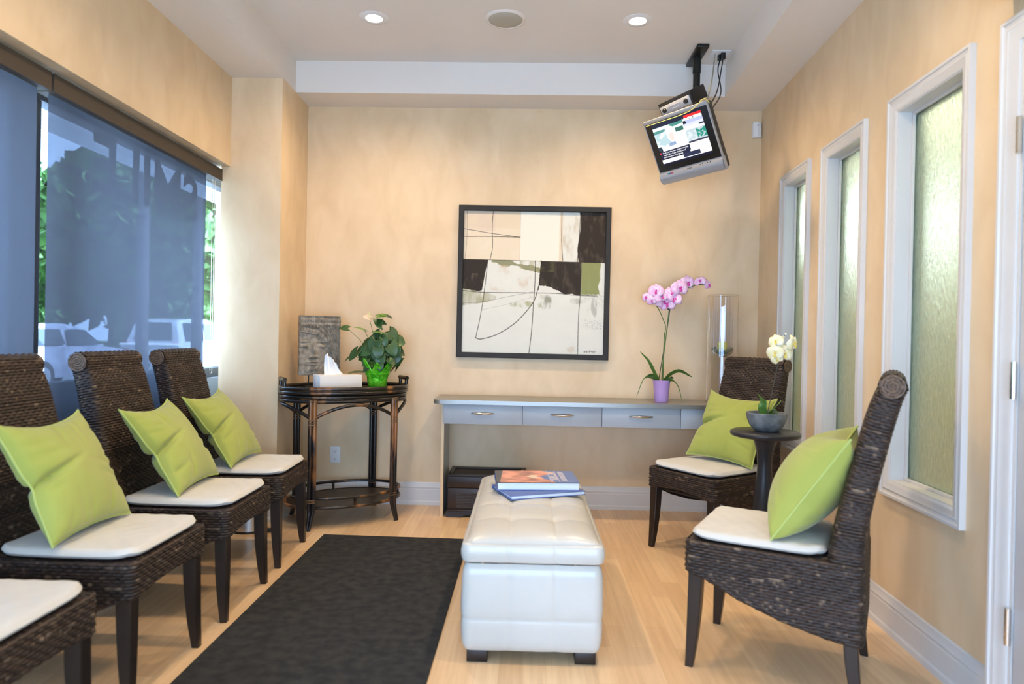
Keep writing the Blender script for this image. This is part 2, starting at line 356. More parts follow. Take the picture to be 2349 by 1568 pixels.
# door in the right wall
dr = thing('door_1', None, None); dr['kind'] = 'structure'
c = MB(); casing(c, u_of(2.158), DU1+.07, 0, 2.165, .075, 'lrt', .024); c.obj('door_casing', M_['trim'], dr, xf=RM, smooth=20)
j = MB(); rbox(j, DU0-.004, DU0+.012, -T, .006, 0, 2.092); rbox(j, DU1-.012, DU1+.004, -T, .006, 0, 2.092); rbox(j, DU0, DU1, -T, .006, 2.085, 2.10); j.obj('door_jamb', M_['trim'], dr, xf=RM)
j = MB(); rbox(j, DU0+.016, DU1-.016, -.035, .004, .01, 2.08, .002); j.obj('door_leaf', M_['door'], dr, xf=RM)
for z in (1.80, 1.07, .335):
    h = MB(); h.tube([(DU0+.013, .018, z-.055), (DU0+.013, .018, z+.055)], .0085, 12)
    for q in (-.033, -.011, .011, .033): h.tube([(DU0+.013, .018, z+q-.001), (DU0+.013, .018, z+q+.001)], .0093, 12)
    rbox(h, DU0-.012, DU0+.012, .005, .010, z-.05, z+.05, .001); h.obj('door_hinge', M_['nickel'], dr, xf=RM)
# baseboards
BP = [(.0, 0), (.018, 0), (.018, .022), (.013, .030), (.013, .105), (.010, .112), (.013, .122), (.007, .134), (.005, .150), (0, .156)]
def base(name, p0, p1, nx, ny):
    G = np.array([[(p0[0]+nx*w, p0[1]+ny*w, z), (p1[0]+nx*w, p1[1]+ny*w, z)] for w, z in BP]); struct(name, MB().grid(G), M_['trim'], smooth=20)
base('baseboard_back', (XP, D), (XR, D), 0, -1)
base('baseboard_right', (xr(D), D), (xr(2.16), 2.16), -1, 0)
base('baseboard_pilaster', (xl(Yp, XP-XL)+.018, Yp), (XP, D), 1, 0)
base('baseboard_left', (-1.925, Yp), (xl(Yp, XP-XL)+.018, Yp), 0, -1)
# corridor behind the right wall and shop front behind the camera
co = MB(); co.box((3.62, 1.6, 1.5), (.08, 6.6, 3), 0); co.box((2.6, Y0-.1, 1.5), (2.0, .1, 3), 0)
struct('wall_corridor', co, noisecol(mat('corridor paint', (.7, .66, .5), .7), (.62, .60, .44), (.72, .69, .52), 1.5), smooth=0)
wf = MB(); wf.box((0, Y0-.1, 2.33), (4.2, .1, 1.25), 0); wf.box((0, Y0-.1, .08), (4.2, .1, .16), 0); wf.box((-1.85, Y0-.1, 1.4), (.3, .1, 2.8), 0); wf.box((1.5, Y0-.1, 1.4), (.3, .1, 2.8), 0)
struct('wall_front', wf, M_['plaster'], smooth=0)

# ------------------------------------------------------------------ ceiling fittings
def downlight(x, y, lab):
    t = thing('recessed_light', lab, 'ceiling light', (x, y, Hc), 0, 'recessed ceiling downlights')
    MB().lathe([(.041, .001), (.044, -.003), (.050, -.0055), (.056, -.003), (.076, -.0045), (.082, -.001), (.082, .001)], n=48, caps=False).obj('trim_ring', M_['white'], t)
    MB().lathe([(.0, -.003), (.025, -.0045), (.036, -.0035), (.041, .001)], n=40, caps=False).obj('lamp_lens', M_['lampglow'], t)
    l = bpy.data.lights.new('lamp', 'SPOT'); o = bpy.data.objects.new('lamp', l); C.objects.link(o); o.parent = t
    l.energy = LAMP*4*PI/2.2; l.color = WARM; l.spot_size = math.radians(152); l.spot_blend = .9; l.shadow_soft_size = .045; o.location = (0, 0, -.03)
    return t
downlight(-.904, 3.834, 'lit round recessed downlight in the ceiling left of the round speaker')
downlight(.576, 3.841, 'lit round recessed downlight in the ceiling right of the speaker, near the television')
for yy in (2.2,):
    for xx in (-.904, .576): downlight(xx, yy, 'lit recessed downlight out of the frame, the %s one of the pair nearer the camera' % ('left' if xx < 0 else 'right'))
sp_ = thing('ceiling_speaker', 'round ceiling speaker with greenish grille between the two downlights', 'speaker', (-.163, 3.838, Hc))
MB().lathe([(.094, .001), (.094, -.006), (.100, -.009), (.112, -.006), (.117, 0)], n=64, caps=False).obj('trim_ring', M_['ceil'], sp_)
MB().lathe([(0, -.014), (.05, -.0135), (.085, -.011), (.094, -.005), (.094, .0)], n=64, caps=False).obj('grille', M_['grille'], sp_)
# motion sensor in the back corner
al = thing('motion_sensor', 'small white motion sensor on the back wall at the right corner under the ceiling', 'sensor', (1.527, D, 2.613))
s_ = MB(); pts = [(-.030, 0), (-.030, -.022), (-.022, -.034), (0, -.040), (.022, -.034), (.030, -.022), (.030, 0)]
G = np.array([[(x*k, y*k if k < 1 else y, z) for x, y in pts] for z, k in ((-.052, .9), (-.047, 1), (.047, 1), (.052, .9))]); s_.grid(G)
s_.f.append([0, 1, 2, 3, 4, 5, 6]); s_.m.append(0); s_.f.append([21, 22, 23, 24, 25, 26, 27]); s_.m.append(0); s_.obj('housing', M_['white'], al, smooth=30)
MB().box((0, -.0405, .026), (.006, .003, .009), .001).obj('sensor_eye', M_['black'], al)
# wall outlet
ou = thing('wall_outlet', 'white double wall outlet under the bamboo table', 'outlet', (-1.33, D, .332))
MB().box((0, -.003, 0), (.072, .006, .116), .002).obj('cover_plate', M_['white'], ou)
for z in (.026, -.026):
    r_ = MB().poly([(.017*math.cos(a), max(-.0135, min(.0135, .019*math.sin(a)))+z) for a in np.linspace(0, 2*PI, 28)[:-1]], -.003, 1).obj('receptacle', M_['white'], ou, loc=(0, -.006, 0))
    q = MB()
    for dx, w_, h_ in ((-.006, .0022, .008), (.006, .0022, .0065)): q.box((dx, -.0032, z+.003), (w_, .001, h_), 0)
    q.box((0, -.0032, z-.007), (.004, .001, .004), 0); q.obj('slot', M_['black'], r_)
# fixture edge above the door
fx = MB().box((0, 0, 0), (.30, .11, .10), .004); o = fx.obj('wall_fixture', mat('dark blue grey metal', (.05, .065, .085), .4), loc=(xr(2.0)-.055, 1.99, 2.285)); o.rotation_euler = (0, 0, PI/2)
setp(o, 'dark blue-grey metal box on the wall above the white door, at the top right corner', 'wall fixture')

# ------------------------------------------------------------------ wicker chairs
WP, WS, WA = .0104, .033, .0066
def weave(u, v):
    r = v/WP; row = np.floor(r); fr_ = r-row; c_ = u/WS+.5*(row % 2)
    h = np.sqrt(np.clip(1-(2*fr_-1)**2, 0, 1))*(.42+.58*(.5+.5*np.cos(2*PI*c_)))*WA
    hsh = lambda a, b: np.abs(np.sin(a*127.1+b*311.7+1.3)*43758.5453) % 1
    def vn(pitch, sd_):
        x = u/pitch+hsh(row, sd_)*9; c0 = np.floor(x); t = x-c0; t = t*t*(3-2*t); return hsh(row+sd_*17, c0)*(1-t)+hsh(row+sd_*17, c0+1)*t
    dk = np.array([.012, .0075, .006]); md = np.array([.040, .023, .016]); lt = np.array([.36, .25, .16])
    col = dk+(md-dk)*(.25+.75*vn(.021, 1))[..., None]*(.5+hsh(row, 5))[..., None]
    k = (np.clip((vn(.013, 2)-.80)/.20, 0, 1)*np.clip(vn(.10, 3)*2-.5, 0, 1))[..., None]; col = col*(1-k*.6)+lt*k*.6  # random strand tone, its tan flecks painted in as glints
    return h, col
def normals(G, cu=False):
    du = np.roll(G, -1, 0)-np.roll(G, 1, 0); dv = np.gradient(G, axis=1)
    if not cu: du = np.gradient(G, axis=0)
    n = np.cross(du, dv); return n/(np.linalg.norm(n, axis=2)[..., None]+1e-12)
HW = .235
def rrect(x0, x1, y0, y1, r, step):
    # closed rounded rectangle sampled evenly
    P = []
    for cx, cy_, a0 in ((x1-r, y0+r, -PI/2), (x1-r, y1-r, 0), (x0+r, y1-r, PI/2), (x0+r, y0+r, PI)):
        for a in np.linspace(a0, a0+PI/2, 9): P.append((cx+r*math.cos(a), cy_+r*math.sin(a)))
    P = np.array(P+[P[0]]); s = np.concatenate([[0], np.cumsum(np.linalg.norm(np.diff(P, axis=0), axis=1))])
    n = int(round(s[-1]/step)); q = np.arange(n)*s[-1]/n
    return np.stack([np.interp(q, s, P[:, 0]), np.interp(q, s, P[:, 1])], 1), q
ch = thing('wicker_chair', None, None)
def X(s): return .26-s
sb = MB()
R2, q = rrect(X(.555), X(-.018), -HW, HW, .028, .0048)
zs = np.arange(.18, .4561, .0022)
zb = np.interp(.26-R2[:, 0], [-.018, .05, .17, .316, .45, .555], [.340, .326, .274, .229, .203, .192])
front = R2[:, 0] > .255; zb = np.where(front, .338+.022*np.cos(R2[:, 1]/HW*PI/2), zb)
tt = np.linspace(0, 1, 118)
Zg = zb[:, None]+(.456-zb)[:, None]*tt[None]
Gs = np.stack([np.repeat(R2[:, :1], 118, 1), np.repeat(R2[:, 1:], 118, 1), Zg], 2)
h, col = weave(np.repeat(q[:, None], 118, 1), Zg)
n = normals(Gs, True); n *= np.sign((n*(Gs-np.array([0, 0, .3]))).sum(2)).mean()
inset = np.clip((Zg-.446)/.010, 0, 1)**2*.006+np.clip((.010-(Zg-zb[:, None]))/.010, 0, 1)**2*.006
Gs2 = Gs+n*(h-inset)[..., None]; sb.grid(Gs2, cu=True, col=col)
# deck
a_ = np.arange(X(.552), X(-.014), .006); b_ = np.arange(-HW+.003, HW-.002, .0028); A, B = np.meshgrid(a_, b_, indexing='ij')
h, col = weave(A, B); sb.grid(np.stack([A, B, .4515+h*.8], 2), col=col)
sb.obj('seat', M_['wick'], ch, usecol=True, smooth=60)
ub = MB(); ub.box((X(.27), 0, .335), (.48, .40, .012), .002); ub.obj('seat_board', M_['espresso'], ch)
# backrest: sweep of a rounded rectangle from seat level to the scroll
bk = MB()
tF = np.array([(.452, .445), (.455, .50), (.475, .613), (.516, .788), (.550, .932), (.576, 1.010), (.598, 1.050)])
tR = np.array([(.552, .445), (.553, .54), (.572, .66), (.601, .80), (.632, .935), (.652, 1.005), (.664, 1.030)])
m_ = 290
def resample(P, m):
    P = spline([(p[0], p[1], 0) for p in P], 10)[:, :2]; s = np.concatenate([[0], np.cumsum(np.linalg.norm(np.diff(P, axis=0), axis=1))]); q = np.linspace(0, s[-1], m)
    return np.stack([np.interp(q, s, P[:, 0]), np.interp(q, s, P[:, 1])], 1), q
F_, qf = resample(tF, m_); R_, qr = resample(tR, m_)
unit, qu = rrect(0, 1, 0, 1, .001, .01)
step = .0048; nb = int(2*(.47+.09)/step)
base_loop, ql = rrect(-.045, .045, -HW+.006, HW-.006, .024, step); nl = len(base_loop)
G = np.zeros((nl, m_, 3))
for k in range(m_):
    c_ = (F_[k]+R_[k])/2; d_ = (R_[k]-F_[k]); L_ = np.linalg.norm(d_)/2; d_ = d_/np.linalg.norm(d_)
    off = base_loop[:, 0]*(L_/.045)                      # + towards the rear
    G[:, k, 0] = X(c_[0]+off*d_[0]); G[:, k, 2] = c_[1]+off*d_[1]; G[:, k, 1] = base_loop[:, 1]*(1-.14*k/(m_-1))
h, col = weave(np.repeat(ql[:, None], m_, 1), np.repeat(((qf+qr)/2)[None], nl, 0))
n = normals(G, True); cen = G.mean(0, keepdims=True); n *= np.sign((n*(G-cen)).sum(2)).mean()
bk.grid(G+n*h[..., None], cu=True, col=col)
# scroll roll across the top
rs = .036; ns = 104; cs_ = (.622, 1.037)
th = np.linspace(0, 2*PI, ns, endpoint=False); HWT = HW*.87; ys = np.arange(-HWT+.002, HWT-.001, .0048)
TH, YS = np.meshgrid(th, ys, indexing='ij'); h, col = weave(YS, TH*rs)
rr = rs+h; bk.grid(np.stack([X(cs_[0]+rr*np.cos(TH)), YS, cs_[1]+rr*np.sin(TH)], 2), cu=True, col=col)
for sgn in (-1, 1):
    r1 = np.linspace(.0005, rs+.002, 22); TH2, RR = np.meshgrid(np.linspace(0, 2*PI, 60, endpoint=False), r1, indexing='ij')
    sp2 = (RR/.010+TH2/(2*PI)) % 1; h = np.sqrt(np.clip(1-(2*sp2-1)**2, 0, 1))*.004
    c0 = np.array([.11, .067, .04])*(.6+.8*(np.abs(np.sin(np.floor(TH2*5)*12.9+np.floor(RR/.010)*78.2)*437.5) % 1))[..., None]
    bk.grid(np.stack([X(cs_[0]+RR*np.cos(TH2)), sgn*(HWT-.002+h), cs_[1]+RR*np.sin(TH2)], 2), cu=True, col=c0)
bk.obj('backrest', M_['wick'], ch, usecol=True, smooth=60)
def leg(sx, sy, top, bot, z0, z1, w0, w1, curve):
    # square tapered leg, outer faces straight, inner faces curved
    m = MB(); G = []
    for t in np.linspace(0, 1, 16):
        z = z1+(z0-z1)*t; w = w0+(w1-w0)*(t**2.2); xo = top[0]+(bot[0]-top[0])*t**1.6; yo = top[1]+(bot[1]-top[1])*t
        x_in = xo+sx*w; y_in = yo+sy*w; b = .003
        G.append([(xo, yo+sy*b, z), (xo+sx*b, yo, z), (x_in-sx*b, yo, z), (x_in, yo+sy*b, z), (x_in, y_in-sy*b, z), (x_in-sx*b, y_in, z), (xo+sx*b, y_in, z), (xo, y_in-sy*b, z)])
    m.grid(np.array(G), cv=True); m.f += [list(range(8)), list(range(120, 128))]; m.m += [0, 0]
    m.obj('leg', M_['espresso'], ch, smooth=30)
for s_y in (1, -1):
    leg(-1, -s_y, (X(-.006), s_y*(HW-.008)), (X(-.012), s_y*(HW-.006)), 0, .362, .048, .027, 1)
    leg(1, -s_y, (X(.542), s_y*(HW-.010)), (X(.560), s_y*(HW-.004)), 0, .235, .044, .027, 1)
def place(o, x, y, rz, lab, grp): o.location = (x, y, 0); o.rotation_euler = (0, 0, rz); setp(o, lab, 'chair', grp)
# seat pads: s runs backwards from the front edge
def pad_mesh(seed):
    n_ = 60; u = np.linspace(-1, 1, n_); U, V = np.meshgrid(u, u, indexing='ij')
    kx = .30; cx = np.clip(np.abs(U)-(1-kx), 0, kx); cy_ = np.clip(np.abs(V)-(1-kx), 0, kx); rad = np.sqrt(cx**2+cy_**2)
    f_ = np.where((cx > 0) & (cy_ > 0), np.maximum(cx, cy_)/np.maximum(rad, 1e-6), 1)
    x = np.sign(U)*(np.abs(U)-cx+cx*f_); y = np.sign(V)*(np.abs(V)-cy_+cy_*f_)
    px = .226*x; py = (.226-.010*(x < 0)*np.abs(x))*y
    e = np.clip(1-np.maximum(np.abs(U), np.abs(V))**22, 0, 1)**.5
    curl = .008*np.clip((U*U+V*V-1.2)/.8, 0, 1)**1.5
    top = .032+.006*(1-U**2)*(1-V**2)+.0012*np.sin(9*px*10+seed)*np.cos(7*py*10)
    m = MB(); m.grid(np.stack([px, py, .013+curl+(top-.013)*e], 2)); m.grid(np.stack([px, py, .013+curl-.012*e], 2), flip=True)
    return m
pads = []
def pad(chair_loc, rz, lab, dx=0, dr=0, seed=1):
    o = pad_mesh(seed).obj('seat_cushion', M_['pad'], smooth=70); c, s = math.cos(rz), math.sin(rz); lx = X(.217)+dx
    o.location = (chair_loc[0]+c*lx, chair_loc[1]+s*lx, .4595); o.rotation_euler = (0, 0, rz+dr)
    setp(o, lab, 'cushion', 'thin off-white seat cushions on the wicker chairs'); return o
G1 = 'dark wicker chairs along the window'; G2 = 'dark wicker chairs on the right'
rzL = math.radians(2.5)
chairs = [(-1.495, 3.572, rzL, G1, 'dark woven chair in the window row, farthest back, beside the bamboo table'),
          (-1.470, 2.936, math.radians(.8), G1, 'dark woven chair in the window row, second from the back wall, with curled top'),
          (-1.470, 2.285, 0, G1, 'dark woven chair in the window row, third from the back wall, cut by the edge'),
          (-1.440, 1.600, 0, G1, 'nearest dark woven chair at the bottom left corner, only its seat and leg in view'),
          (1.055, 3.860, math.radians(-145.1), G2, 'dark woven chair in the far right corner, behind the small round table'),
          (.932, 2.541, math.radians(151.9), G2, 'dark woven chair seen from the side at lower right, nearest the door')]
padlab = ['off-white cushion on the farthest chair of the window row', 'off-white cushion on the second chair from the back in the window row',
          'off-white cushion on the third chair from the back in the window row', 'off-white cushion on the nearest chair at the bottom left corner',
          'off-white cushion on the chair in the far right corner', 'off-white cushion on the side-on chair at lower right']
objs = []
for i, (x, y, rz, g_, lab) in enumerate(chairs):
    o = ch if i == 0 else dup(ch); place(o, x, y, rz, lab, g_); objs.append(o)
    pad((x, y), rz, padlab[i], seed=i+1)

# ------------------------------------------------------------------ green pillows
def pillow(name_lab, c, yaw_, lean, rollz, S=.41, thick=.082, seed=0):
    r_ = np.random.RandomState(seed); n_ = 64; u = np.linspace(-1, 1, n_); U, V = np.meshgrid(u, u, indexing='ij')
    a = S/2; pin = .10
    x = a*U*(1-pin*(1-V**2)**1.0*(.6+.4*np.abs(U)))*1.03; z = a*V*(1-(pin+.10*(V > 0))*(1-U**2)**.8*np.abs(V)**.7)*1.03
    ed = np.clip((1-U**2), 0, 1)*np.clip((1-V**2), 0, 1)
    base_t = thick*ed**.42
    kink = .050*np.exp(-((V+.10-.25*(U+1))/.055)**2)*np.clip(-U+.1, 0, 1)**1.2     # fold reaching in from one side seam
    x = x+.07*a*np.exp(-((V+.10)/.16)**2)*np.clip(-U, 0, 1)**3
    wr = np.zeros_like(U)
    for k in range(24):
        side = r_.randint(4); p0 = r_.uniform(-.8, .8); ang = r_.uniform(-.35, .35); ln = r_.uniform(.25, .6); wd_ = r_.uniform(.035, .07); amp = r_.uniform(.005, .013)
        s_c, t_c = [(1+U, V-p0), (1-U, V-p0), (1+V, U-p0), (1-V, U-p0)][side]
        wr -= amp*np.exp(-((t_c-ang*s_c)/wd_)**2)*np.exp(-(s_c/ln)**2)*np.clip(s_c*6, 0, 1)
    wr += .002*np.sin(U*5+seed)*np.cos(V*4+seed*2)
    bow = .02*V**2                                  # pillow bends against the seat back
    def side(sg): 
        y = sg*(base_t+(wr-kink)*(ed**.2))*(1.0 if sg < 0 else .85)+bow*0
        return np.stack([x, y, z], 2)
    # local: -y is the face, x right seen from the face, z up
    t = thing('throw_pillow', name_lab, 'pillow', c, 0, 'lime green throw pillows on the chairs')
    m = MB(); m.grid(side(-1)); m.grid(side(1), flip=True)
    m.obj('pillow_cover', M_['lime'], t, smooth=80)
    E_ = [(i, 0) for i in range(n_)]+[(n_-1, j) for j in range(1, n_)]+[(i, n_-1) for i in range(n_-2, -1, -1)]+[(0, j) for j in range(n_-2, 0, -1)]
    P = side(-1); P = np.array([P[i, j] for i, j in E_]); MB().tube(P, .0042, 7, closed=True).obj('piping', M_['limepipe'], t)
    # frame: face normal n, right r, up u
    n = Vector((math.cos(yaw_)*math.cos(lean), math.sin(yaw_)*math.cos(lean), math.sin(lean)))
    r = Vector((-math.sin(yaw_), math.cos(yaw_), 0)); up = Vector((-math.sin(lean)*math.cos(yaw_), -math.sin(lean)*math.sin(yaw_), math.cos(lean)))
    r2 = r*math.cos(rollz)+up*math.sin(rollz); u2 = -r*math.sin(rollz)+up*math.cos(rollz)
    t.rotation_euler = Matrix((r2, -n, u2)).transposed().to_euler()
    return t
pillow('large lime green pillow at the left edge, on the third window chair from the back', (-1.538, 2.245, .690), .03, .49, -.01, seed=3)
pillow('lime green pillow on the second chair from the back in the window row', (-1.545, 2.938, .676), .06, .60, .016, seed=5)
pillow('lime green pillow on the farthest chair of the window row', (-1.590, 3.546, .676), .02, .61, .03, seed=8)
pillow('pale lime pillow on the chair in the far right corner, behind the round table', (1.150, 3.882, .686), -2.411, .52, -.055, seed=9)
pillow('lime green pillow seen from its side on the side-on chair at lower right', (1.046, 2.481, .678), 2.651, .58, .0, S=.42, thick=.125, seed=12)

# ------------------------------------------------------------------ ottoman
ot = thing('storage_ottoman', 'long cream leather storage ottoman with tufted lid in the middle of the room', 'ottoman', (.027, 3.015, 0), .006)
OW, OL = .502, 1.17
def puffbox(W, L, z0, z1, r, cols, rows, zseams, bulge, dome=0, tuft=0):
    m = MB(); P, q = rrect(-W/2, W/2, -L/2, L/2, r, .007); n_ = len(P); zz = np.linspace(0, 1, 44); G = np.zeros((n_, 44, 3))
    sx = [(-W/2+W*k/cols) for k in range(1, cols)]; sy_ = [(-L/2+L*k/rows) for k in range(1, rows)]
    cN = P/np.array([W/2, L/2]); nn = np.stack([np.gradient(np.r_[P[-1:, 1], P[:, 1], P[:1, 1]])[1:-1], -np.gradient(np.r_[P[-1:, 0], P[:, 0], P[:1, 0]])[1:-1]], 1)
    nn /= np.linalg.norm(nn, axis=1)[:, None]
    onx = np.abs(nn[:, 1]) > .7
    for k, t in enumerate(zz):
        z = z0+(z1-z0)*t; e = min(t, 1-t); rd = np.interp(e, [0, .05, .12], [-.012, -.003, 0])
        d_ = np.full(n_, rd+bulge*math.sin(PI*t))
        for s in sx: d_ -= np.where(onx, .0028*np.exp(-((P[:, 0]-s)/.0035)**2)+.0022*np.exp(-((P[:, 0]-s)/.02)**2), 0)
        for s in sy_: d_ -= np.where(~onx, .0028*np.exp(-((P[:, 1]-s)/.0035)**2)+.0022*np.exp(-((P[:, 1]-s)/.02)**2), 0)
        for s in zseams: d_ -= .0028*math.exp(-((z-s)/.0035)**2)+.0018*math.exp(-((z-s)/.02)**2)
        G[:, k, :2] = P+nn*d_[:, None]; G[:, k, 2] = z
    m.grid(G, cu=True)
    if dome:
        nx_, ny_ = 90, 200; U, V = np.meshgrid(np.linspace(-1, 1, nx_), np.linspace(-1, 1, ny_), indexing='ij')
        x = (W/2-.011)*U; y = (L/2-.011)*V; k = r*.9
        cxx = np.clip(np.abs(x)-(W/2-.011-k), 0, k); cyy = np.clip(np.abs(y)-(L/2-.011-k), 0, k); rad = np.sqrt(cxx**2+cyy**2)
        f_ = np.where((cxx > 0) & (cyy > 0), np.maximum(cxx, cyy)/np.maximum(rad, 1e-6), 1)
        x = np.sign(x)*(np.abs(x)-cxx+cxx*f_); y = np.sign(y)*(np.abs(y)-cyy+cyy*f_)
        z = dome*(1-np.abs(U)**4.5)**.6*(1-np.abs(V)**12)**.6
        fal = (1-np.abs(U)**4)*(1-np.abs(V)**10)
        for s in sx:
            z = z-fal*(.0035*np.exp(-((x-s)/.004)**2)+.004*np.exp(-((x-s)/.03)**2))
            for s2 in sy_: z = z-tuft*np.exp(-(((x-s)/.026)**2+((y-s2)/.030)**2))
        for s in sy_: z = z-fal*(.0032*np.exp(-((y-s)/.004)**2)+.003*np.exp(-((y-s)/.03)**2))
        m.grid(np.stack([x, y, z1-.002+z], 2))
    return m
puffbox(OW, OL, .046, .358, .03, 3, 5, [.161], .006).obj('ottoman_body', M_['leather'], ot, smooth=70)
ld = puffbox(OW+.004, OL+.006, .362, .432, .03, 3, 5, [], .007, dome=.040, tuft=.014).obj('ottoman_lid', M_['leather'], ot, smooth=70)
P, q = rrect(-OW/2+.008, OW/2-.008, -OL/2+.008, OL/2-.008, .028, .02); MB().tube(np.c_[P, np.full(len(P), .4325)], .0028, 6, closed=True).obj('seam_piping', M_['leather'], ld)
for sx in (-1, 1):
    for s_ in (-1, 1): MB().box((sx*.195, s_*(OL/2-.055), .0235), (.075, .075, .047), .003).obj('foot', M_['espresso'], ot)
# books on the ottoman
def book(nm, lab, c, rz, W, L, th, cover, colfn=None, spine_left=False):
    t = thing(nm, lab, 'book', c, rz)
    pg = mat('page edges', (.74, .78, .82), .7); N, Lk, b = nodes(pg)
    MB().box((.002, -.002, th/2), (W-.012, L-.012, th-.006), .001).obj('pages', pg, t)
    cv = MB(); cv.box((0, 0, .0015), (W, L, .003), .0008); cv.box((0, L/2-.0015, th/2), (W, .003, th), .001); cv.obj('cover', cover, t)
    n1, n2 = 120, 90; U, V = np.meshgrid(np.linspace(0, 1, n1), np.linspace(0, 1, n2), indexing='ij')
    col = colfn(U, V) if colfn else None
    tp = MB(); tp.box((0, 0, th-.0015), (W, L, .003), .0008); tp.col[-1][:] = [.10, .14, .34]
    if colfn: tp.grid(np.stack([(U-.5)*(W-.002), (V-.5)*(L-.002), np.full_like(U, th+.0003)], 2), col=col)
    tp.obj('front_cover', M_['glossprint'] if colfn else cover, t, usecol=bool(colfn)); return t
M_['glossprint'] = colattr(mat('printed cover', (1, 1, 1), .25, spec=.5))
def fbm(U, V, sc_, seed, oct_=4):
    r_ = np.random.RandomState(seed); o = np.zeros_like(U); a = 1
    for k in range(oct_):
        for _ in range(3):
            th_ = r_.uniform(0, 2*PI); ph = r_.uniform(0, 2*PI); f_ = sc_*2**k*r_.uniform(.7, 1.3)
            o += a*np.sin((U*math.cos(th_)+V*math.sin(th_))*f_+ph+1.5*np.sin((U*math.sin(th_)-V*math.cos(th_))*f_*.7+ph*2))/3
        a *= .55
    return o
def cover_col(U, V):
    blue = np.array([.13, .19, .42]); col = np.ones(U.shape+(3,))*blue
    nz = fbm(U, V, 14, 3); rock = np.array([.62, .26, .17])[None, None]*(1+.45*nz[..., None])
    edge = .62+.10*np.sin(V*9+1)+.06*nz; m = (U < edge); col = np.where(m[..., None], np.clip(rock, .06, .9), col)
    m = (U > .42-.08*nz) & (U < .52) & (V > .35) & (V < .62); col = np.where(m[..., None], [.75, .60, .42], col)
    m = (U < .04+.06*V); col = np.where(m[..., None], [.06, .05, .05], col)
    for u0 in (.665,): col = np.where(((np.abs(U-u0) < .006) & (V > .05))[..., None], [.55, .55, .72], col)
    col = np.where(((np.abs(U-.765) < .005) & (V > .05))[..., None], [.55, .40, .60], col)
    return col
book('hardcover_book', 'blue hardcover book with open pale endpapers under the printed book on the ottoman', (.056, 3.112, .470), math.radians(22), .36, .245, .018, mat('blue book cloth', (.10, .15, .36), .5))
M_['glossprint'].node_tree.nodes['Principled BSDF'].inputs['Roughness'].default_value = .3
bt = book('picture_book', 'glossy picture book with orange rock photo and blue title band, topmost on the ottoman', (.046, 3.180, .4885), math.radians(4.5), .375, .268, .036, mat('blue board', (.10, .14, .34), .4), cover_col)
def text_mesh(name, body, size, m, parent, mtx, ext=.0005, bold=0):
    cu = bpy.data.curves.new(name, 'FONT'); cu.body = body; cu.size = size; cu.extrude = ext; cu.offset = bold; cu.align_x = 'CENTER'; cu.align_y = 'CENTER'
    tmp = bpy.data.objects.new('tmp', cu); C.objects.link(tmp); dg = bpy.context.evaluated_depsgraph_get(); me = bpy.data.meshes.new_from_object(tmp.evaluated_get(dg))
    bpy.data.objects.remove(tmp); me.transform(mtx); me.materials.clear(); me.materials.append(m); o = bpy.data.objects.new(name, me); C.objects.link(o)
    if parent: o.parent = parent
    return o
mt = mat('cream lettering', (.80, .70, .66), .5)
for u0, n_g, gw in ((.715, 5, .034), (.83, 7, .026)):
    tm = MB(); r_ = np.random.RandomState(n_g)
    for k in range(n_g):
        y = .105-.205*(k+.5)/n_g; x = (u0-.5)*.375; hw_ = .80*.205/n_g/2
        tm.box((x, y+hw_*.7, .0368), (gw, hw_*.45, .0006), 0); tm.box((x+(gw*.36 if k % 2 else -gw*.36), y, .0368), (gw*.2, hw_*1.6, .0006), 0)
        if k % 3 != 1: tm.box((x, y-hw_*.7, .0368), (gw*.9, hw_*.4, .0006), 0)
    tm.obj('title_lettering', mt, bt, smooth=0)

# ------------------------------------------------------------------ rug
rg = MB(); pts = [(-1.165, 3.925), (-.325, 3.905), (-.315, -.4), (-1.150, -.4)]; slab(rg, pts, .0005, .009)
setp(rg.obj('floor_runner', M_['rug'], smooth=0), 'long charcoal carpet runner on the floor between the window chairs and the ottoman', 'rug')

# ------------------------------------------------------------------ console desk
DX0, DX1, DYF = -.552, 1.525, 4.335
dk = thing('console_desk', 'long grey wall desk with a row of drawers under the abstract painting', 'desk', (0, 0, 0))
r_ = .045; pts = [(DX0-.045, 4.700), (DX0-.045, DYF-.035+r_)]+[(DX0-.045+r_-r_*math.cos(a), DYF-.035+r_-r_*math.sin(a)) for a in np.linspace(.1, PI/2, 8)]
# gentle bow of the front edge
for k in range(1, 21): x = DX0+(DX1-DX0)*k/20; pts.append((x, DYF-.035-.010*math.sin(PI*k/20)))
pts += [(DX1, 4.700)]
wt = MB(); wt.poly([(x, y) for x, y in pts], .026); wt.obj('worktop', M_['desktop'], dk, loc=(0, 0, .742), smooth=30)
dk_side = MB(); prof = [(4.395, .741), (4.385, .62), (4.392, .3), (4.408, 0), (4.694, 0), (4.694, .741)]
dk_side.add([(x, y, z) for x in (-.009, .009) for y, z in prof], [list(range(6)), list(range(11, 5, -1))]+[[i, (i+1) % 6, 6+(i+1) % 6, 6+i] for i in range(6)])
sd_ = dk_side.obj('side_panel', M_['desk'], dk, loc=(DX0+.009, 0, 0), smooth=0)
ed = MB(); pe = [(p[0]-.0012, p[1]) for p in prof[:4]]; ed.add([(x, y, z) for x in (-.0092, .0092) for y, z in pe], [[i, i+1, 5+i, 4+i] for i in range(3)]); ed.obj('wood_edge', M_['maple'], sd_, smooth=0)
ap = MB(); ap.box(((DX0+DX1)/2+.01, 4.52, .68), (DX1-DX0-.03, .33, .118), .001); ap.obj('drawer_case', M_['desk'], dk)
edges = [-.535, -.030, .474, .970, 1.520]
